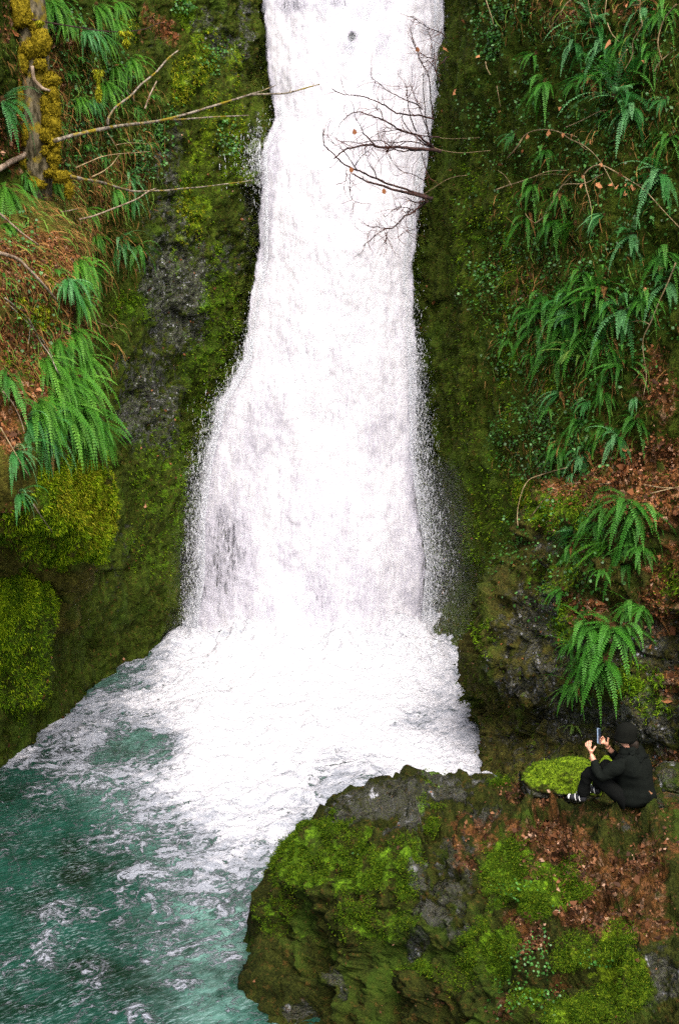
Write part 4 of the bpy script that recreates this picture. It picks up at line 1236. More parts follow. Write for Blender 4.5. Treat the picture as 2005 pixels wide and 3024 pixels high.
class Wood:
    def __init__(self):
        self.V, self.F4, self.F3 = [], [], []
    def add(self, pts, radii, sides=6, jitter=0., seed=0):
        V, a, b = tube(pts, radii, sides, jitter, seed)
        o = sum(len(v) for v in self.V)
        self.V.append(V)
        self.F4 += [tuple(i + o for i in f) for f in a]
        self.F3 += [tuple(i + o for i in f) for f in b]
    def mesh(self, name, mat, attrs=None):
        return mesh_np(name, np.concatenate(self.V), [np.array(self.F4), np.array(self.F3)], mat, attrs)

def bark_mat(name, a, b, mossy=0.):
    t = NT(name)
    p = t.pos()
    n = t.noise(t.mapping(p, (14, 14, 5)), 1, 5, .65)
    c = t.mix(t.rng(n, .35, .65), a, b)
    if mossy:
        m = t.rng(t.noise(p, 4, 4, .6), .62 - mossy * .25, .72 - mossy * .2)
        c = t.mix(m, c, t.mix(t.noise(p, 30, 3), (.1, .085, .006), (.28, .2, .015)))
    return t.done(t.bsdf(c, .9, .15, t.bump(n, .8, .03)))
M['bark_grey'] = bark_mat('grey_lichen_bark', (.06, .045, .03), (.3, .26, .2), .6)
M['bark_pale'] = bark_mat('pale_dead_wood', (.11, .075, .045), (.34, .26, .19))
M['bark_dark'] = bark_mat('dark_twig_bark', (.018, .011, .01), (.065, .035, .03))
M['bark_vine'] = bark_mat('vine_bark', (.16, .11, .05), (.36, .27, .15))
M['trunk'] = bark_mat('mossy_trunk_bark', (.022, .018, .007), (.15, .125, .075), .42)
M['bark_red'] = bark_mat('red_brown_twig', (.05, .015, .01), (.13, .05, .035))

def trace(px_pts, Y0, Y1=None, n=4):
    px_pts = np.asarray(px_pts, float)
    Y = np.linspace(Y0, Y0 if Y1 is None else Y1, len(px_pts))
    return catmull(at(px_pts[:, 0], px_pts[:, 1], Y), n)

def over_surface(px_pts, keys, lift=.1, n=4):
    pts = []
    for x, y in px_pts:
        P, N = nearest(keys, x, y)
        pts.append(P + N * lift)
    return catmull(pts, n)

def taper(n, r0, r1):
    return r0 + (r1 - r0) * np.linspace(0, 1, n) ** .8

def branch_thing(name, label, cat, lines, mat, group=None, moss=None):
    """lines: [part name, points, r0, r1]; first line is the thing's own main stem"""
    root = empty(name, lines[0][1][0], label=label, cat=cat, group=group)
    o = np.array(lines[0][1][0])
    for i, (pn, pts, r0, r1) in enumerate(lines):
        w = Wood()
        w.add(pts - o, taper(len(pts), r0, r1) * .72, 7, .35, i)
        obj(pn, w.mesh(pn, mat), root)
    return root, o

# fallen branches on the left wall
YB = 20.2
c1 = lambda pts: [(x / 1.8667, y / 1.8667) for x, y in pts]
def left_Y(x):
    return np.interp(x, [0, 180, 330, 530, 740, 950], [19.2, 20.0, 20.9, 22.8, 24.3, 24.9])
def ltrace(pts, lift=0., n=4):
    pts = np.asarray(pts, float)
    return catmull(at(pts[:, 0], pts[:, 1], left_Y(pts[:, 0]) - lift), n)

br, o = branch_thing('dead_branch', 'long lichen covered branch leaning from the mossy trunk out over the waterfall', 'branch', [
    ('main_limb', ltrace(c1([(300, 778), (400, 748), (500, 725), (650, 695), (800, 678), (900, 662), (990, 640), (1100, 608), (1250, 562), (1380, 522)])), .042, .021),
    ('fork', ltrace([(739, 279), (775, 268), (814, 252)]), .024, .01),
    ('fork', ltrace([(739, 279), (790, 278), (840, 276), (875, 268), (910, 258), (943, 249)]), .026, .014),
    ('side_limb', ltrace([(500, 352), (530, 353), (570, 350), (640, 345), (734, 341)]), .026, .013),
    ('stub', ltrace([(855, 272), (859, 262), (861, 256)]), .01, .005),
    ('stub', ltrace([(925, 253), (927, 246)]), .01, .006)], M['bark_grey'])
branch_thing('dead_branch', 'steep pale stick rising from the long branch towards the upper wall', 'branch', [
    ('main_limb', ltrace(c1([(597, 690), (600, 650), (640, 590), (720, 530), (780, 465), (860, 400), (930, 320), (985, 278)]), .15), .026, .016)], M['bark_grey'])
branch_thing('dead_branch', 'short upright broken stick crossing above the long branch', 'branch', [
    ('main_limb', ltrace(c1([(800, 600), (825, 530), (865, 448)]), .15), .018, .012),
    ('twig', ltrace(c1([(745, 560), (720, 520), (700, 500)]), .15), .01, .005)], M['bark_pale'])
branch_thing('dead_branch', 'lower branch curving from golden moss to the waterfall edge', 'branch', [
    ('main_limb', ltrace(c1([(395, 972), (470, 990), (560, 1005), (640, 1030), (740, 1055), (830, 1052), (920, 1050), (1000, 1040), (1100, 1032), (1280, 1010), (1390, 995)])), .034, .01)], M['bark_grey'])
branch_thing('dead_branch', 'thin pale branch rising under and crossing the lower curved one', 'branch', [
    ('main_limb', ltrace(c1([(440, 1210), (520, 1190), (600, 1160), (690, 1125), (760, 1095), (820, 1055), (862, 1038)]), .25), .018, .012),
    ('twig', ltrace(c1([(340, 1168), (390, 1160), (435, 1150)]), .25), .01, .006)], M['bark_pale'])
branch_thing('dead_branch', 'thin dark twig with moss tassel near the top of the trunk', 'branch', [
    ('main_limb', ltrace(c1([(180, 108), (240, 118), (330, 135), (440, 152), (540, 168), (640, 176), (705, 174), (800, 160), (870, 130), (920, 125)]), .1), .017, .006)], M['bark_dark'])
branch_thing('dead_branch', 'thin arched twig under the long branch beside small ivy leaves', 'branch', [
    ('main_limb', ltrace(c1([(420, 925), (500, 890), (560, 865), (640, 850), (730, 843), (830, 835)]), .1), .013, .006),
    ('twig', ltrace(c1([(640, 800), (690, 790), (760, 788), (850, 797)]), .1), .008, .004),
    ('twig', ltrace(c1([(510, 975), (570, 945), (620, 905), (660, 850)]), .1), .014, .006),
    ('twig', ltrace(c1([(595, 735), (625, 780), (655, 835)]), .12), .01, .005)], M['bark_vine'])
LG = ['bank', 'cliff']
def stick(label, pts, r0, r1, mat, lift=.14, name='dead_branch', extra=()):
    pts3 = over_surface(pts, LG, lift)
    L = [('main_limb', pts3, r0, r1)] + [('twig', over_surface(q, LG, lift), r, r * .4) for q, r in extra]
    branch_thing(name, label, 'branch', L, mat)
stick('pale dead stick at the photo edge above the dry leaves', [(-20, 650), (30, 690), (60, 715), (100, 745)], .022, .014, M['bark_pale'])
stick('long broken bleached branch lying in the dry leaves of the bank', [(-20, 770), (30, 785), (60, 810), (100, 845), (145, 888)], .035, .02, M['bark_pale'])
stick('pair of long thin grey sticks running down to the fern curtain', [(-20, 890), (40, 940), (80, 1010), (110, 1070), (130, 1110), (150, 1145)], .015, .008, M['bark_grey'], .2,
      extra=[([(-20, 900), (20, 930), (70, 990), (110, 1050), (140, 1110)], .012), ([(50, 960), (48, 1000), (45, 1030)], .006)])
stick('thin stick slanting at the photo edge below the blue ferns', [(-20, 1160), (10, 1200), (35, 1250), (50, 1290)], .012, .006, M['bark_pale'])
stick('low thin stick at the photo edge above the moss bank', [(-20, 1270), (15, 1330), (40, 1370), (60, 1400)], .012, .006, M['bark_vine'])
stick('thick fallen reddish log end behind the trunk', [(-30, 510), (20, 480), (50, 462), (68, 445)], .06, .05, M['bark_pale'], .08)
stick('short bleached stick poking from the golden moss', [(85, 1480), (115, 1520), (145, 1557)], .014, .008, M['bark_pale'], .08)
stick('dry bent grass stem hanging off the bank edge over the dark wall', [(250, 905), (280, 950), (300, 965), (335, 970)], .008, .004, M['bark_vine'], .1, 'dry_stem', extra=[([(285, 955), (315, 960), (330, 945)], .005)])
stick('flat piece of reddish bark in the dry leaves of the bank', [(50, 912), (75, 922), (112, 934)], .035, .03, M['bark_red'], .05, 'bark_piece')

# mossy tree trunk, upper left
def build_trunk():
    axis = [(78, -380), (84, -150), (92, 0), (100, 130), (108, 260), (112, 380), (112, 480), (108, 560), (102, 640), (98, 700)]
    Yb = nearest(['cliff'], 104, 600)[0][1]
    Y = Yb - .25
    pts = catmull([at(x, y, Y + (0, .15, .6)[max(0, i - 7)]) for i, (x, y) in enumerate(axis)], 14)
    o = pts[-1].copy()
    n = len(pts)
    k = np.linspace(0, 1, n)
    rad = np.interp(k, [0, .3, .55, .75, .88, 1], [.17, .2, .235, .225, .235, .33])
    root = empty('mossy_tree', o, label='moss grown tree trunk standing on the upper left slope', cat='tree')
    w = Wood()
    th_sides = 28
    V, a, b = tube(pts - o, rad, th_sides)
    nrm = V.copy()
    cen = np.repeat(pts - o, th_sides, axis=0)
    d = V[:len(cen)] - cen
    rr = np.linalg.norm(d, axis=1)[:, None]
    disp = fbm(V[:len(cen)], (4, 4, 2), 4, 61)[:, None] * .22 + fbm(V[:len(cen)], (14, 14, 5), 3, 62)[:, None] * .08
    V[:len(cen)] = cen + d * (1 + disp)
    obj('trunk', mesh_np('trunk', V, [np.array(a), np.array(b)], M['trunk']), root)
    t = NT('golden_trunk_moss')
    p = t.pos()
    M['tmoss'] = t.done(t.bsdf(t.ramp(t.noise(p, 26, 4, .7), [(.32, (.05, .04, .003)), (.5, (.17, .13, .007)), (.7, (.33, .25, .02))]), .95, .05, t.bump(t.noise(p, 40, 3, .7), 1, .03)))
    # moss cushions: (px, py, rx, rz) ; each a lump with its own tufts
    for i, (x, y, rx, rz) in enumerate([(60, 25, .13, .22), (74, 55, .11, .10), (38, 72, .055, .12), (28, 110, .05, .1), (122, 125, .12, .16), (88, 145, .09, .10), (143, 240, .055, .1), (150, 272, .075, .06),
                                        (162, 300, .05, .075), (150, 330, .06, .06), (163, 372, .075, .14), (165, 432, .055, .11), (160, 480, .045, .11), (185, 520, .12, .08), (205, 560, .055, .12), (150, 512, .09, .05), (104, 80, .06, .05), *[(150 + 14 * math.sin(q * 2.3), 225 + q * 17 + 6 * math.sin(q * 5.1), .045 + .03 * abs(math.sin(q * 1.7)), .06 + .07 * abs(math.sin(q * 2.9))) for q in range(15)], (70, 180, .07, .16), (60, 290, .05, .2), (75, 400, .05, .12), (62, 480, .07, .1), (120, 190, .07, .08), (95, 545, .16, .08)]):
        rx, rz = rx * 1.18, rz * 1.18
        c = at(x, y, Y - .2)
        bm = bmesh.new()
        bmesh.ops.create_icosphere(bm, subdivisions=4, radius=1)
        co = np.array([v.co[:] for v in bm.verts])
        F = np.array([[v.index for v in f.verts] for f in bm.faces])
        bm.free()
        q = co * np.array([rx, min(rx, .1) * 1.1, rz])
        dn = fbm(q + c, 8, 4, 70 + i, .6) * .75 + fbm(q + c, 30, 2, 90, .6) * .3
        q = q * (1 + dn[:, None] * .75)
        # blades
        nb = 240
        ii = RNG.integers(0, len(q), nb)
        A = co[ii] + RNG.normal(size=(nb, 3)) * .35 - UP * .5
        A /= np.linalg.norm(A, axis=1)[:, None]
        X, _, Z = frames(A, RNG.normal(size=(nb, 3)))
        s = RNG.uniform(.015, .035, nb)[:, None]
        B = np.stack([q[ii] - X * s * .3, q[ii] + X * s * .3, q[ii] + Z * s], 1).reshape(-1, 3)
        VV = np.concatenate([q, B])
        FF = np.concatenate([F, len(q) + np.arange(nb * 3).reshape(-1, 3)])
        ob = obj('moss', mesh_np('moss', VV, FF, M['tmoss']), root)
        ob.location = c - o
    w = Wood()
    pt = catmull([at(x, y, Y - .3) - o for x, y in [(95, 195), (102, 235), (115, 250), (128, 262), (150, 268)]], 5)
    w.add(pt, taper(len(pt), .03, .02), 8, .3, 4)
    obj('broken_branch', w.mesh('broken_branch', M['bark_pale']), root)
build_trunk()

# golden moss tassels hanging on twigs and wall, left
def tassel(label, px, py, Y, w, h):
    c = at(px, py, Y)
    nb = 500
    ang = RNG.uniform(0, 2 * np.pi, nb)
    k = RNG.random(nb)
    rr = w * np.sqrt(RNG.random(nb)) * (1 - .75 * k) * (.65 + .6 * np.sin(k * 9 + px))
    base = np.stack([np.cos(ang) * rr, np.sin(ang) * rr, -k * h], 1)
    A = np.stack([np.cos(ang) * .5, np.sin(ang) * .5, -np.ones(nb)], 1) + RNG.normal(size=(nb, 3)) * .3
    A /= np.linalg.norm(A, axis=1)[:, None]
    X, _, Z = frames(A, RNG.normal(size=(nb, 3)))
    s = RNG.uniform(.03, .06, nb)[:, None]
    B = np.stack([base - X * s * .2, base + X * s * .2, base + Z * s], 1).reshape(-1, 3)
    o = obj('moss_tassel', mesh_np('moss_tassel', B, np.arange(nb * 3).reshape(-1, 3), M['gold_blade']), label=label, cat='moss')
    o.location = c
tassel('yellow moss tassel hanging from the thin dark twig', 372, 92, 20.6, .08, .2)
tassel('short golden moss tuft at the trunk end of the thin dark twig', 118, 60, 19.3, .06, .05)
tassel('golden moss streak hanging beside a fern above the long branch', 290, 205, 20.4, .07, .42)

# ------------------------------------------------------------------ bare shrubs at the right edge of the fall
c2 = lambda pts: [(800 + x / 2.5917, y / 2.5917) for x, y in pts]
def shrub(label, Y0, lines, nt, seed, leaves=()):
    rng = np.random.default_rng(seed)
    main = [(trace(c2(l[0]), Y0, Y0 - rng.uniform(.2, .9), 4), l[1]) for l in lines]
    o = main[0][0][0].copy()
    root = empty('bare_shrub', o, label=label, cat='shrub')
    limbs = []
    for pts, r in main:
        w = Wood()
        pts = pts + rng.normal(size=pts.shape) * .004
        w.add(pts - o, taper(len(pts), r, r * .35), 6, .25, seed)
        limbs.append(obj('branch', w.mesh('branch', M['bark_dark']), root))
    sprays = {}
    for i in range(nt):
        bi = int(rng.integers(len(main)))
        pts, r = main[bi]
        w = sprays.setdefault(bi, Wood())
        k = rng.integers(int(len(pts) * .25), len(pts))
        p0 = pts[k]
        tan = pts[min(k + 1, len(pts) - 1)] - pts[max(k - 1, 0)]
        tan /= np.linalg.norm(tan) + 1e-9
        d = tan * .6 + np.array([rng.normal() * .45, rng.normal() * .5, rng.normal() * .75])
        d /= np.linalg.norm(d)
        L = rng.uniform(.12, .5)
        q = [p0]
        for s in range(5):
            d = d + rng.normal(size=3) * .22 + np.array([0, 0, .03])
            d /= np.linalg.norm(d)
            q.append(q[-1] + d * L / 5)
        q = np.array(q)
        w.add(q - o, taper(len(q), .0045, .0022), 4)
    for bi, w in sprays.items():
        obj('twig_spray', w.mesh('twig_spray', M['bark_red']), limbs[bi])
    for x, y in leaves:
        P = at(800 + x / 2.5917, y / 2.5917, Y0 - .5)
        lf = LEAF * .11
        X, Yv, Z = frames(np.array([[.2, -.9, .3]]), np.array([[.1, 0, -1.]]))
        v = lf[:, 0:1] * X + lf[:, 1:2] * Yv + lf[:, 2:3] * Z + P - o
        obj('dead_leaf', mesh_np('dead_leaf', v, LEAF_F, M['litter']), root)

YS = 24.3
shrub('large bare shrub spreading twigs over the waterfall from the right wall', YS, [
    ([(1300, 1160), (1240, 1145), (1120, 1140), (1000, 1128), (860, 1130), (800, 1118), (770, 1108), (700, 1112), (640, 1128), (590, 1135), (540, 1165), (480, 1210)], .03),
    ([(1260, 1150), (1080, 1150), (1010, 1160), (940, 1140), (880, 1095), (830, 1075), (700, 1090), (530, 1080)], .014),
    ([(800, 1118), (750, 1060), (705, 1020), (690, 970), (650, 915)], .014),
    ([(1210, 1120), (1110, 1090), (1040, 1080), (990, 1085), (930, 1095), (870, 1080)], .012),
    ([(1250, 1130), (1180, 1080), (1110, 1030), (1000, 1005), (930, 960), (860, 920), (770, 885), (690, 860), (620, 865), (550, 920)], .02),
    ([(1290, 1050), (1180, 1042), (1060, 1015), (970, 985), (880, 980)], .014),
    ([(1250, 910), (1150, 885), (1060, 880), (990, 870), (940, 855), (870, 805), (790, 770), (690, 735), (600, 728), (530, 715), (460, 675)], .017),
    ([(1220, 1120), (1160, 1090), (1100, 1040), (1030, 960), (1005, 900), (1020, 830)], .014),
    ([(1160, 840), (1110, 795), (1040, 770), (960, 730), (890, 695), (830, 640), (770, 600)], .012),
    ([(1230, 1120), (1200, 1020), (1180, 880), (1165, 700), (1165, 560)], .014),
    ([(1240, 910), (1220, 720), (1200, 560), (1140, 460), (1110, 370), (1070, 280)], .012),
    ([(1110, 1010), (1060, 870), (1045, 750), (1035, 660)], .012),
    ([(1210, 1030), (1130, 820), (1080, 690), (1060, 640)], .01),
    ([(1000, 990), (900, 1000), (820, 1020), (760, 1060)], .01),
    ([(860, 920), (840, 850), (800, 830), (700, 850)], .008),
    ([(1040, 1080), (900, 1160), (880, 1150)], .008),
    ([(1150, 1170), (1180, 1280), (1220, 1370)], .009)], 150, 5, [(635, 985)])
shrub('bare shrub with a thick broken limb low on the right edge of the waterfall', YS - .1, [
    ([(1230, 1520), (1180, 1510), (1100, 1490), (1010, 1470), (930, 1450), (830, 1415), (740, 1390), (690, 1365), (620, 1325)], .032),
    ([(1200, 1500), (1100, 1475), (1040, 1450), (900, 1410), (800, 1365), (700, 1320), (620, 1290), (560, 1260), (520, 1220), (440, 1145), (410, 1110), (400, 1050), (400, 980)], .022),
    ([(660, 1305), (600, 1215), (560, 1160), (500, 1110), (430, 1065)], .01),
    ([(640, 1270), (700, 1190), (790, 1120)], .009),
    ([(610, 1285), (603, 1390), (605, 1490), (655, 1560)], .008),
    ([(580, 1280), (575, 1370), (560, 1420)], .006),
    ([(805, 1360), (790, 1310), (745, 1240), (740, 1190)], .01),
    ([(1170, 1380), (1100, 1340), (1010, 1315), (960, 1280), (920, 1220)], .008)], 60, 6, [(860, 1440), (610, 1275)])
shrub('small drooping bare shrub under the thick broken limb', YS - .2, [
    ([(1200, 1540), (1130, 1590), (1060, 1640), (1020, 1650), (980, 1700), (930, 1745), (870, 1755), (800, 1800), (700, 1885)], .018),
    ([(930, 1745), (860, 1745), (800, 1735), (740, 1790)], .008),
    ([(885, 1760), (885, 1830), (890, 1920)], .006),
    ([(1110, 1620), (1040, 1590), (960, 1590), (870, 1660)], .009),
    ([(1130, 1745), (1040, 1770), (970, 1815)], .007),
    ([(1190, 1540), (1090, 1545), (1050, 1515)], .016),
    ([(1090, 1600), (1040, 1625), (1080, 1560)], .01)], 75, 7)
shrub('fine upright twigs at the upper right edge of the waterfall', YS + .3, [
    ([(1340, 300), (1300, 250), (1200, 210), (1130, 165), (1075, 120)], .01),
    ([(1330, 480), (1240, 450), (1180, 430), (1140, 400)], .008),
    ([(1300, 640), (1280, 590), (1250, 480), (1245, 380), (1200, 340)], .01),
    ([(1290, 620), (1240, 500), (1230, 330), (1200, 240)], .008),
    ([(1270, 560), (1210, 470), (1150, 480), (1120, 400), (1090, 350)], .007)], 45, 8, [(1115, 355)])

# ------------------------------------------------------------------ vines and leafy twigs on the right wall
def vine(name, label, lines, lift=.16, leaves=(), mat='bark_vine', keys=('cliff',), leaf_size=.085):
    mp = over_surface(lines[0][0], list(keys), lift)
    o = mp[0].copy()
    root = empty(name, o, label=label, cat='vine' if 'vine' in name else 'twig')
    for i, (pts, r) in enumerate(lines):
        p3 = over_surface(pts, list(keys), lift)
        k = 5
        sm = p3.copy()
        for _ in range(3):
            sm[1:-1] = (sm[:-2] + sm[1:-1] + sm[2:]) / 3
        w = Wood()
        w.add(sm - o, taper(len(sm), r, r * .5), 6, .2, i)
        obj('stem', w.mesh('stem', M[mat]), root)
    for x, y in leaves:
        P, N = nearest(list(keys), x, y)
        s = RNG.uniform(.75, 1.35) * leaf_size
        X, Yv, Z = frames(np.array([[RNG.normal() * .4, -.9, .3]]) / 1.1, np.array([[RNG.normal() * .4, 0, -1.]]))
        lf = LEAF * s
        lf = lf * np.array([RNG.uniform(.5, 1.1), 1, 1]) + RNG.normal(size=lf.shape) * .16 * s
        v = lf[:, 0:1] * X + lf[:, 1:2] * Yv + lf[:, 2:3] * Z + P + N * (lift + .04) - o
        obj('dead_leaf', mesh_np('dead_leaf', v, LEAF_F, M['dleaf']), root)
M['dleaf'] = leaf_mat('hanging_dead_leaf', [(0, (.24, .08, .028)), (.5, (.42, .17, .07)), (1, (.55, .3, .15))], .7, .2, .2)
vine('leafy_vine', 'arched pale vine with orange dead leaves across the right wall', [([(1525, 465), (1550, 430), (1570, 405), (1600, 390), (1645, 385), (1680, 395), (1710, 418), (1745, 428), (1775, 455), (1800, 495)], .011), ([(1680, 395), (1705, 400), (1725, 410)], .006), ([(1728, 420), (1740, 440), (1760, 452)], .005)],
     leaves=[(1580, 400), (1645, 388), (1692, 396), (1715, 412), (1772, 418), (1722, 405)])
vine('drooping_twig', 'drooping twig with a row of dead leaves at the far right wall', [([(1745, 522), (1765, 500), (1790, 494), (1820, 500), (1860, 525), (1900, 545), (1930, 575), (1970, 620), (2020, 670)], .012), ([(1800, 498), (1820, 540), (1835, 570)], .006), ([(1745, 522), (1752, 560), (1760, 590), (1770, 630), (1765, 660)], .009), ([(1900, 545), (1930, 560), (1935, 585)], .006)],
     leaves=[(1746, 520), (1842, 508), (1828, 545), (1866, 542), (1890, 545), (1846, 553), (1862, 570), (1915, 560), (1800, 485), (1786, 550)])
vine('bare_vine', 'pale forked stem bending below the arched vine', [([(1610, 657), (1630, 640), (1655, 605), (1672, 560), (1695, 545), (1740, 545), (1770, 535), (1800, 520)], .012), ([(1675, 555), (1695, 540), (1710, 526)], .008), ([(1610, 657), (1590, 645), (1575, 635)], .006)], leaves=[(1748, 540)])
vine('bare_vine', 'long thin stem reaching left from the forked stem', [([(1485, 562), (1520, 552), (1570, 535), (1620, 518), (1660, 508), (1700, 506)], .011), ([(1530, 545), (1510, 520), (1492, 502)], .006), ([(1560, 540), (1640, 520), (1710, 520)], .005)])
vine('bare_vine', 'thin pale twig above the drooping leafy twig', [([(1700, 378), (1730, 368), (1765, 350), (1790, 335), (1810, 330)], .009)])
vine('bare_vine', 'crooked pale stem hanging in the upper right corner', [([(2020, 20), (1995, 55), (1975, 85), (1966, 130), (1972, 165), (1978, 180), (1965, 200), (1958, 220)], .013), ([(1978, 180), (1995, 165), (2015, 150)], .01)], leaves=[(1930, 175)])
vine('bare_vine', 'zigzag pale stem right of the silvery fern', [([(1915, -10), (1912, 40), (1922, 72), (1908, 95), (1888, 128), (1890, 155), (1880, 185), (1865, 210)], .01), ([(1872, 150), (1860, 170), (1848, 197)], .009), ([(1908, 20), (1890, 22), (1868, 28)], .006)], leaves=[(1885, 8), (1840, 35), (1833, 120)])
vine('bare_vine', 'pale stem touching the silvery upright fern', [([(1760, -10), (1765, 30), (1775, 55), (1780, 75)], .009), ([(1820, 70), (1830, 100), (1850, 128)], .008), ([(1810, -10), (1811, 60)], .007)])
vine('bare_vine', 'bowed pale twig at the top left of the silvery fern', [([(1730, -5), (1700, 15), (1675, 35), (1660, 60), (1640, 90)], .01)])
vine('bare_vine', 'long vine hanging down past the whitish blue fern', [([(2020, 770), (1990, 840), (1960, 900), (1940, 960), (1918, 1000), (1922, 1060), (1930, 1110), (1928, 1170)], .012), ([(1940, 955), (1910, 945), (1885, 952)], .009)], leaves=[(1975, 780), (1930, 850)])
vine('bare_vine', 'bowed vine looping down beside the mossy knob on the right', [([(1700, 1380), (1650, 1390), (1600, 1405), (1565, 1440), (1553, 1480), (1556, 1520), (1565, 1560)], .011)], keys=('cliff', 'buttress'))
vine('bare_vine', 'short leafless twig slanting across the brown mossy shelf', [([(1595, 1535), (1615, 1510), (1640, 1485), (1680, 1460), (1740, 1440)], .009)], keys=('cliff', 'buttress'))
vine('fallen_twig', 'dark stick lying across the dead leaves of the right shelf', [([(1780, 1446), (1840, 1440), (1900, 1443), (1960, 1446), (2020, 1452)], .016), ([(1920, 1470), (1960, 1458), (2000, 1452)], .009)], .06, keys=('cliff', 'buttress'))
vine('bare_vine', 'faint grey stem trailing from the large bare shrub', [([(1290, 432), (1320, 450), (1380, 455), (1420, 450), (1470, 448)], .009), ([(1300, 405), (1350, 412), (1440, 410)], .006)])
vine('bare_vine', 'faint grey stem trailing from the thick broken limb', [([(1265, 580), (1300, 555), (1350, 530), (1400, 520)], .009)])
vine('bare_vine', 'reddish twig with few leaves left of the small dim fern', [([(1455, -5), (1470, 40), (1478, 80)], .008), ([(1455, 180), (1460, 200), (1472, 222)], .01), ([(1490, 250), (1497, 280), (1500, 320)], .006)], leaves=[(1447, 165), (1506, 322), (1378, 262), (1690, 312), (1340, 148)])

# ------------------------------------------------------------------ stones on the ledge
def rock(label, px, py, Y, size, mat, seed, name='rock', mossy=False, sink=.0):
    c = at(px, py, Y)
    bm = bmesh.new()
    bmesh.ops.create_icosphere(bm, subdivisions=5, radius=1)
    co = np.array([v.co[:] for v in bm.verts])
    F = np.array([[v.index for v in f.verts] for f in bm.faces])
    bm.free()
    q = co * np.array(size)
    ex = np.sign(q) * np.abs(q)
    d = fbm(co + seed, 1.1, 3, seed) * .35 + fbm(co + seed, 3, 4, seed + 3, .55, True) * .12
    q = q * (1 + d[:, None])
    if name == 'mossy_boulder':
        q = q * (1 + .25 * fbm(co, 2.2, 4, 77, .6)[:, None])
        q[:, 2] = np.minimum(q[:, 2], size[2] * (.75 + .3 * fbm(co, 1.7, 3, 78)))
    z = np.zeros(len(q))
    if mossy:
        m = smooth(-.35, .15, co[:, 2] + .4 * fbm(co, 2, 4, 8) + .45 * co[:, 0] * (name == 'mossy_boulder')) * 1.0
    else:
        m = z
    me = mesh_np(name, q, F, mat, dict(moss=m * .85, gold=m * .3, stone=(1 - m) * (.75 if mossy else .45), litter=z + (0 if mossy else .35)))
    o = obj(name, me, label=label, cat='rock')
    o.location = c
    return o, q + c, co
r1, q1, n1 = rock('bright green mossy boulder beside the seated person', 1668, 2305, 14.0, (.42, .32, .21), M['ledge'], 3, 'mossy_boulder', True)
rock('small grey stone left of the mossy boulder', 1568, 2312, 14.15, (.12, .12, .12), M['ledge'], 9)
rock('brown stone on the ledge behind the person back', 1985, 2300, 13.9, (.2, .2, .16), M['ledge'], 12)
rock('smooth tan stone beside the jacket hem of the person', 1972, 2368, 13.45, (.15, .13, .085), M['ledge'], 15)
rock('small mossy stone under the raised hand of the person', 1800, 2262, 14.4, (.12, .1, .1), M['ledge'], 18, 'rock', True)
# moss pile on the boulder
ii = np.where(n1[:, 2] + .45 * n1[:, 0] + .5 * fbm(n1, 2, 4, 8) > .05)[0]
ii = RNG.choice(ii, 2600)
A = n1[ii] + RNG.normal(size=(2600, 3)) * .4
A /= np.linalg.norm(A, axis=1)[:, None]
X, _, Z = frames(A, RNG.normal(size=(2600, 3)))
s = RNG.uniform(.012, .03, 2600)[:, None]
B = np.stack([q1[ii] - X * s * .3, q1[ii] + X * s * .3, q1[ii] + Z * s], 1).reshape(-1, 3) - np.array(r1.location)
obj('moss', mesh_np('moss', B, np.arange(7800).reshape(-1, 3), M['ledge_blade']), r1)

# ------------------------------------------------------------------ PERSON
def skin_mesh(name, nodes, edges, mat, levels=2, root=0):
    """grow one smooth surface round a joint skeleton: nodes [(x, y, z, r)] or r as (rx, ry)"""
    me = bpy.data.meshes.new('skeleton')
    me.from_pydata([n[:3] for n in nodes], edges, [])
    ob = bpy.data.objects.new('skeleton', me)
    COL.objects.link(ob)
    m = ob.modifiers.new('s', 'SKIN')
    m.use_smooth_shade = True
    sv = me.skin_vertices[0].data
    for i, n in enumerate(nodes):
        r = n[3]
        sv[i].radius = r if isinstance(r, tuple) else (r, r)
        sv[i].use_root = (i == root)
    s = ob.modifiers.new('d', 'SUBSURF')
    s.levels = s.render_levels = levels
    bpy.context.view_layer.update()
    dg = bpy.context.evaluated_depsgraph_get()
    out = bpy.data.meshes.new_from_object(ob.evaluated_get(dg))
    bpy.data.objects.remove(ob)
    bpy.data.meshes.remove(me)
    out.name = name
    out.materials.clear()
    out.materials.append(mat)
    for p_ in out.polygons:
        p_.use_smooth = True
    return out

def plain(name, c, rough=.8, spec=.2, bump=0.):
    t = NT(name)
    p = t.obco()
    col = t.mix(t.noise(p, 25, 4, .6), tuple(x * .7 for x in c), tuple(min(1, x * 1.25) for x in c))
    return t.done(t.bsdf(col, rough, spec, t.bump(t.noise(p, 30 if bump < 1 else 9, 3, .6), .4 + bump * .3, .01)))

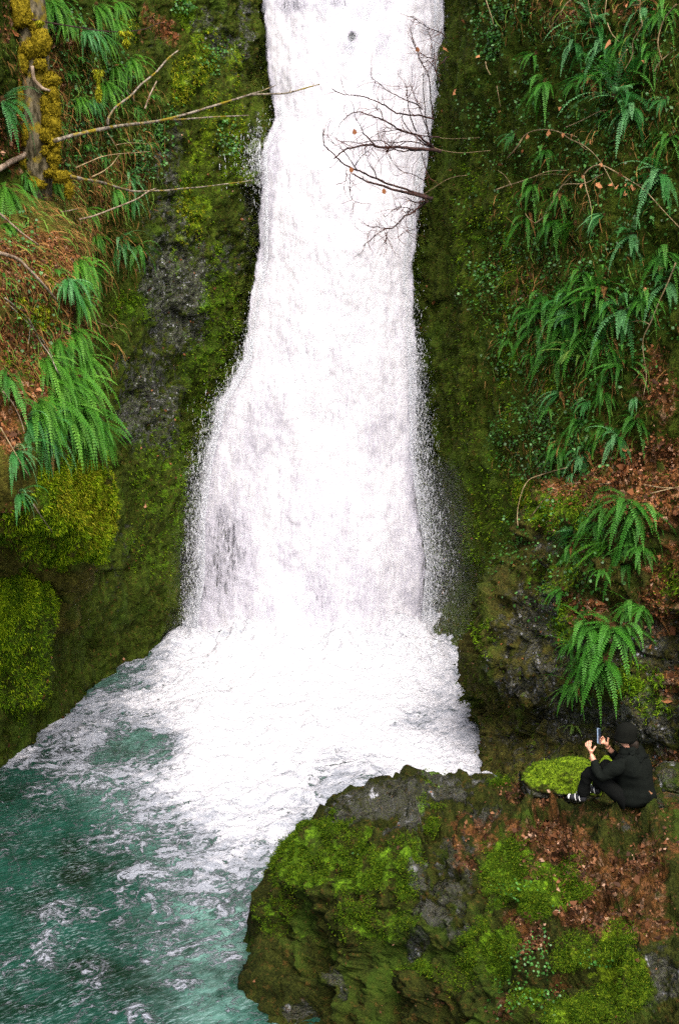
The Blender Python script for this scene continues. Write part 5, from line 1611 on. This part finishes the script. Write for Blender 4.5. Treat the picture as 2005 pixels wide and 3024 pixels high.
def build_person():
    M['skin'] = plain('skin', (.55, .27, .17), .5, .4)
    M['jacket'] = plain('black_jacket', (.006, .0075, .006), .95, .05, 1.6)
    M['trouser'] = plain('black_trousers', (.005, .0055, .005), .95, .05, 1.)
    M['hat'] = plain('black_knit_hat', (.006, .0065, .005), .95, .05)
    M['hair'] = plain('dark_brown_hair', (.015, .01, .006), .7, .2)
    M['shoe'] = plain('black_shoe', (.02, .02, .022), .6, .3)
    M['white'] = plain('white_rubber', (.75, .74, .7), .5, .4)
    seat, _ = nearest(['ledge'], 1872, 2388)
    yaw = math.radians(150)                                   # faces the fall, turned a little away
    root = empty('person', seat, (0, 0, yaw), label='person in black jacket and hat sitting on the ledge, holding up a phone', cat='person')
    root.scale = (.96, .96, .96)
    # local axes: +x forward, +y left, z up
    hands = []
    def hand(wx, wy, wz, d, up, curl, side):
        """palm and five fingers; d forward axis, up palm-back axis"""
        d = Vector(d).normalized(); up = Vector(up).normalized()
        lat = d.cross(up).normalized() * side
        w = Vector((wx, wy, wz))
        nodes, edges = [], []
        def add(v, r, parent):
            nodes.append((v.x, v.y, v.z, r))
            if parent is not None: edges.append((parent, len(nodes) - 1))
            return len(nodes) - 1
        i0 = add(w, (.021, .024), None)
        palm = add(w + d * .045, (.03, .016), i0)
        palm2 = add(w + d * .075, (.034, .014), palm)
        for k, (off, L) in enumerate(((.028, .068), (.010, .076), (-.009, .072), (-.027, .056))):
            b = add(w + d * .092 + lat * off, .0095, palm2)
            a = curl * .8
            v = w + d * .092 + lat * off
            par = b
            ang = a * .5
            for seg, r in ((.45, .0088), (.32, .008), (.25, .0068)):
                v = v + (d * math.cos(ang) - up * math.sin(ang)) * L * seg
                par = add(v, r, par)
                ang += a
        v = w + d * .03 + lat * .026
        par = add(v, .011, palm)
        for seg, r, ang in ((.034, .0105, .25), (.028, .009, .6)):
            v = v + (d * math.cos(.7 + ang * curl * .2) + lat * .65 - up * ang * curl) * seg
            par = add(v, r, par)
        return nodes, edges
    # body: torso, neck, head base, arms, legs
    N_, E_ = [], []
    def add(p, r, par=None):
        N_.append((*p, r))
        if par is not None: E_.append((par, len(N_) - 1))
        return len(N_) - 1
    pel = add((0, 0, .15), (.09, .12))
    sp = add((.0, 0, .30), (.09, .12), pel)
    ch = add((.05, 0, .46), (.08, .1), sp)
    nk = add((.085, 0, .60), (.048, .048), ch)
    hd = add((.105, 0, .665), (.055, .055), nk)
    ht = add((.12, 0, .74), (.085, .073), hd)
    tp = add((.115, 0, .815), (.06, .055), ht)
    hl, hr = (.40, .17, .545), (.31, -.06, .565)
    for s, wr, el in ((1, hl, (.27, .26, .36)), (-1, hr, (.24, -.22, .36))):
        sh = add((.055, s * .16, .52), .042, ch)
        e = add(el, .036, sh)
        f = add(tuple(.5 * (a + b) for a, b in zip(el, wr)), .036, e)
        w_ = add(wr, .024, f)
        nodes, edges = hand(*wr, ((wr[0] - el[0]) * .3 + (.05 if s < 0 else 0), (0 if s > 0 else .06), .1), (.1, s * 1., .15) if s > 0 else (.75, -.4, .1), .95 if s > 0 else .55, s)
        b = len(N_)
        for i, nd in enumerate(nodes):
            N_.append(nd)
        E_.append((w_, b))
        for a_, b_ in edges:
            E_.append((a_ + b, b_ + b))
    for s in (1, -1):
        h = add((.08, s * .09, .14), .06, pel)
        kx = .42 if s > 0 else .36
        k_ = add((kx, s * .14, .36), .05, h)
        a_ = add((kx + .06, s * .13, .09), .03, k_)
        add((kx + .12, s * .13, .055), (.026, .022), a_)
    obj('body', skin_mesh('body', N_, E_, M['skin'], 1), root)
    # jacket
    N_, E_ = [], []
    hem = add((-.03, 0, .03), (.19, .24))
    pel = add((-.01, 0, .17), (.175, .215), hem)
    sp = add((.0, 0, .31), (.155, .19), pel)
    ch = add((.045, 0, .47), (.145, .195), sp)
    co_ = add((.07, 0, .575), (.095, .11), ch)
    ho = add((.065, 0, .645), (.082, .085), co_)
    add((-.005, 0, .60), (.06, .085), co_)
    for s, wr, el in ((1, hl, (.27, .26, .36)), (-1, hr, (.24, -.22, .36))):
        sh = add((.05, s * .18, .525), .088, ch)
        m_ = add(tuple(.5 * (a + b) for a, b in zip((.055, s * .17, .53), el)), .075, sh)
        e = add(el, .066, m_)
        add(tuple(a + (b - a) * .8 for a, b in zip(el, wr)), .043, e)
    me = skin_mesh('jacket', N_, E_, M['jacket'], 3)
    co = np.array([v.co[:] for v in me.vertices])
    nn = np.array([v.normal[:] for v in me.vertices])
    co = co + nn * (fbm(co, (5, 5, 9), 3, 31) * .03)[:, None]
    me.vertices.foreach_set('co', co.astype(np.float32).ravel()); me.update()
    obj('jacket', me, root)
    # trousers
    N_, E_ = [], []
    pel = add((.0, 0, .13), (.1, .13))
    for s in (1, -1):
        kx = .42 if s > 0 else .36
        h = add((.13, s * .11, .16), .092, pel)
        k_ = add((kx, s * .14, .36), .078, h)
        c_ = add((kx + .05, s * .135, .2), .066, k_)
        add((kx + .06, s * .13, .06), .062, c_)
    me = skin_mesh('trousers', N_, E_, M['trouser'], 3)
    co = np.array([v.co[:] for v in me.vertices]); nn = np.array([v.normal[:] for v in me.vertices])
    co = co + nn * (fbm(co, (8, 8, 11), 3, 41) * .02)[:, None]
    me.vertices.foreach_set('co', co.astype(np.float32).ravel()); me.update()
    obj('trousers', me, root)
    # face details and hat
    hat = []
    prof = [(.0, .150), (.045, .145), (.075, .125), (.094, .092), (.101, .05), (.101, .01), (.104, -.004), (.106, -.03), (.098, -.036)]
    sides = 28
    V, F = [], []
    for i_, (r, z) in enumerate(prof):
        for k in range(sides):
            a = 2 * math.pi * k / sides
            rib = 1 + .006 * math.sin(k * 3.1 + i_)
            V.append((.115 + r * 1.06 * rib * math.cos(a) - z * .12, r * .92 * rib * math.sin(a), .725 + z))
    for i in range(len(prof) - 1):
        for k in range(sides):
            F.append((i * sides + k, (i + 1) * sides + k, (i + 1) * sides + (k + 1) % sides, i * sides + (k + 1) % sides))
    h = obj('hat', mesh_np('hat', np.array(V), np.array(F), M['hat']), root)
    hv = skin_mesh('hair', [(.05, 0, .70, (.05, .075)), (.03, 0, .655, (.04, .066)), (.035, 0, .60, (.03, .055))], [(0, 1), (1, 2)], M['hair'], 2)
    obj('hair', hv, root)
    for s in (1, -1):
        e = skin_mesh('ear', [(.115, s * .078, .715, .014), (.118, s * .082, .69, .012)], [(0, 1)], M['skin'], 2)
        obj('ear', e, root)
    obj('nose', skin_mesh('nose', [(.195, 0, .72, .010), (.213, 0, .695, .014)], [(0, 1)], M['skin'], 2), root)
    for s in (1, -1):
        obj('eye', skin_mesh('eye', [(.19, s * .03, .73, .009), (.192, s * .034, .73, .008)], [(0, 1)], M['white'], 1), root)
    obj('mouth', skin_mesh('mouth', [(.193, -.022, .665, .006), (.2, 0, .664, .007), (.193, .022, .665, .006)], [(0, 1), (1, 2)], plain('lips', (.4, .13, .1)), 1), root)
    # shoes with white toe, sole and stripes
    for s in (1, -1):
        kx = .42 if s > 0 else .36
        y = s * .13
        sh = obj('shoe', skin_mesh('shoe', [(kx + .02, y, .05, (.042, .045)), (kx + .09, y, .052, (.046, .045)), (kx + .16, y, .04, (.044, .032)), (kx + .215, y, .034, (.036, .026))], [(0, 1), (1, 2), (2, 3)], M['shoe'], 2), root)
        obj('toe_cap', skin_mesh('toe_cap', [(kx + .19, y, .038, (.043, .033)), (kx + .225, y, .034, (.038, .028))], [(0, 1)], M['white'], 2), sh)
        w = Wood()
        for q in range(2):
            x0 = kx + .075 + q * .045
            for side in (1, -1):
                pts = catmull([(x0, y + side * .047, .03), (x0 + .012, y + side * .045, .06), (x0 + .022, y + side * .02, .088)], 4)
                w.add(pts, np.full(len(pts), .0045), 5)
        obj('stripes', w.mesh('stripes', M['white']), sh)
    # the phone is held, not part of the person
    bm = bmesh.new()
    bmesh.ops.create_cube(bm, size=1)
    for v in bm.verts:
        v.co = Vector((v.co.x * .011, v.co.y * .074, v.co.z * .15))
    bmesh.ops.bevel(bm, geom=bm.edges[:], offset=.004, segments=2, affect='EDGES')
    me = bpy.data.meshes.new('phone'); bm.to_mesh(me); bm.free()
    me.materials.append(plain('phone_case', (.2, .27, .36), .3, .5))
    ph = obj('phone', me, label='phone with bluish grey case held up in the hands of the person', cat='phone')
    rm = Matrix.Rotation(yaw, 4, 'Z')
    ph.location = Vector(seat) + rm @ Vector((.365, .02, .665))
    ph.rotation_euler = (math.radians(24), math.radians(12), yaw)
    bm = bmesh.new()
    bmesh.ops.create_cube(bm, size=1)
    for v in bm.verts:
        v.co = Vector((-.0062 + v.co.x * .002, v.co.y * .066, v.co.z * .138))
    me = bpy.data.meshes.new('screen'); bm.to_mesh(me); bm.free()
    me.materials.append(plain('phone_screen', (.02, .03, .05), .1, .6))
    obj('screen', me, ph)
    bm = bmesh.new()
    bmesh.ops.create_uvsphere(bm, u_segments=12, v_segments=8, radius=.009)
    for v in bm.verts:
        v.co = Vector((.006 + v.co.x * .4, v.co.y + .02, v.co.z + .05))
    me = bpy.data.meshes.new('lens'); bm.to_mesh(me); bm.free()
    me.materials.append(M['shoe'])
    obj('lens', me, ph)
build_person()

# ------------------------------------------------------------------ camera, sky, sun
cam = bpy.data.cameras.new('camera')
cam.sensor_fit = 'VERTICAL'
cam.sensor_height = 36.0
cam.lens = 36.0 * FPX / 3024.0
cam.clip_start, cam.clip_end = .1, 2000
co_ = bpy.data.objects.new('camera', cam)
co_.location = (0, 0, CAMZ)
co_.rotation_euler = (math.pi / 2 - PITCH, 0, 0)
COL.objects.link(co_)
S.camera = co_

w = bpy.data.worlds.new('World')
S.world = w
w.use_nodes = True
nt = w.node_tree
bg = nt.nodes['Background']
sky = nt.nodes.new('ShaderNodeTexSky')
sky.sky_type = 'NISHITA'
sky.sun_disc = False
EL_, AZ_ = math.radians(55), math.radians(168)      # azimuth clockwise from +Y: behind the camera, from the right
sky.sun_elevation = EL_
sky.sun_rotation = AZ_
sky.air_density, sky.dust_density = .7, 5.0
nt.links.new(sky.outputs[0], bg.inputs[0])
bg.inputs[1].default_value = .15

sun = bpy.data.lights.new('sun', 'SUN')
sun.energy = 1.5
sun.angle = math.radians(40)
sun.color = (1., .96, .9)
so = bpy.data.objects.new('sun', sun)
d = Vector((math.sin(AZ_) * math.cos(EL_), math.cos(AZ_) * math.cos(EL_), math.sin(EL_)))
so.rotation_euler = (-d).to_track_quat('-Z', 'Y').to_euler()
so.location = (0, 0, 40)
COL.objects.link(so)

S.view_settings.view_transform = 'Standard'
S.view_settings.look = 'None'
S.view_settings.exposure = 1.28
S.view_settings.gamma = 1
S.render.engine = 'CYCLES'
S.cycles.max_bounces = 6
S.cycles.transparent_max_bounces = 12
S.cycles.use_denoising = False
S.cycles.caustics_reflective = False
S.cycles.caustics_refractive = False
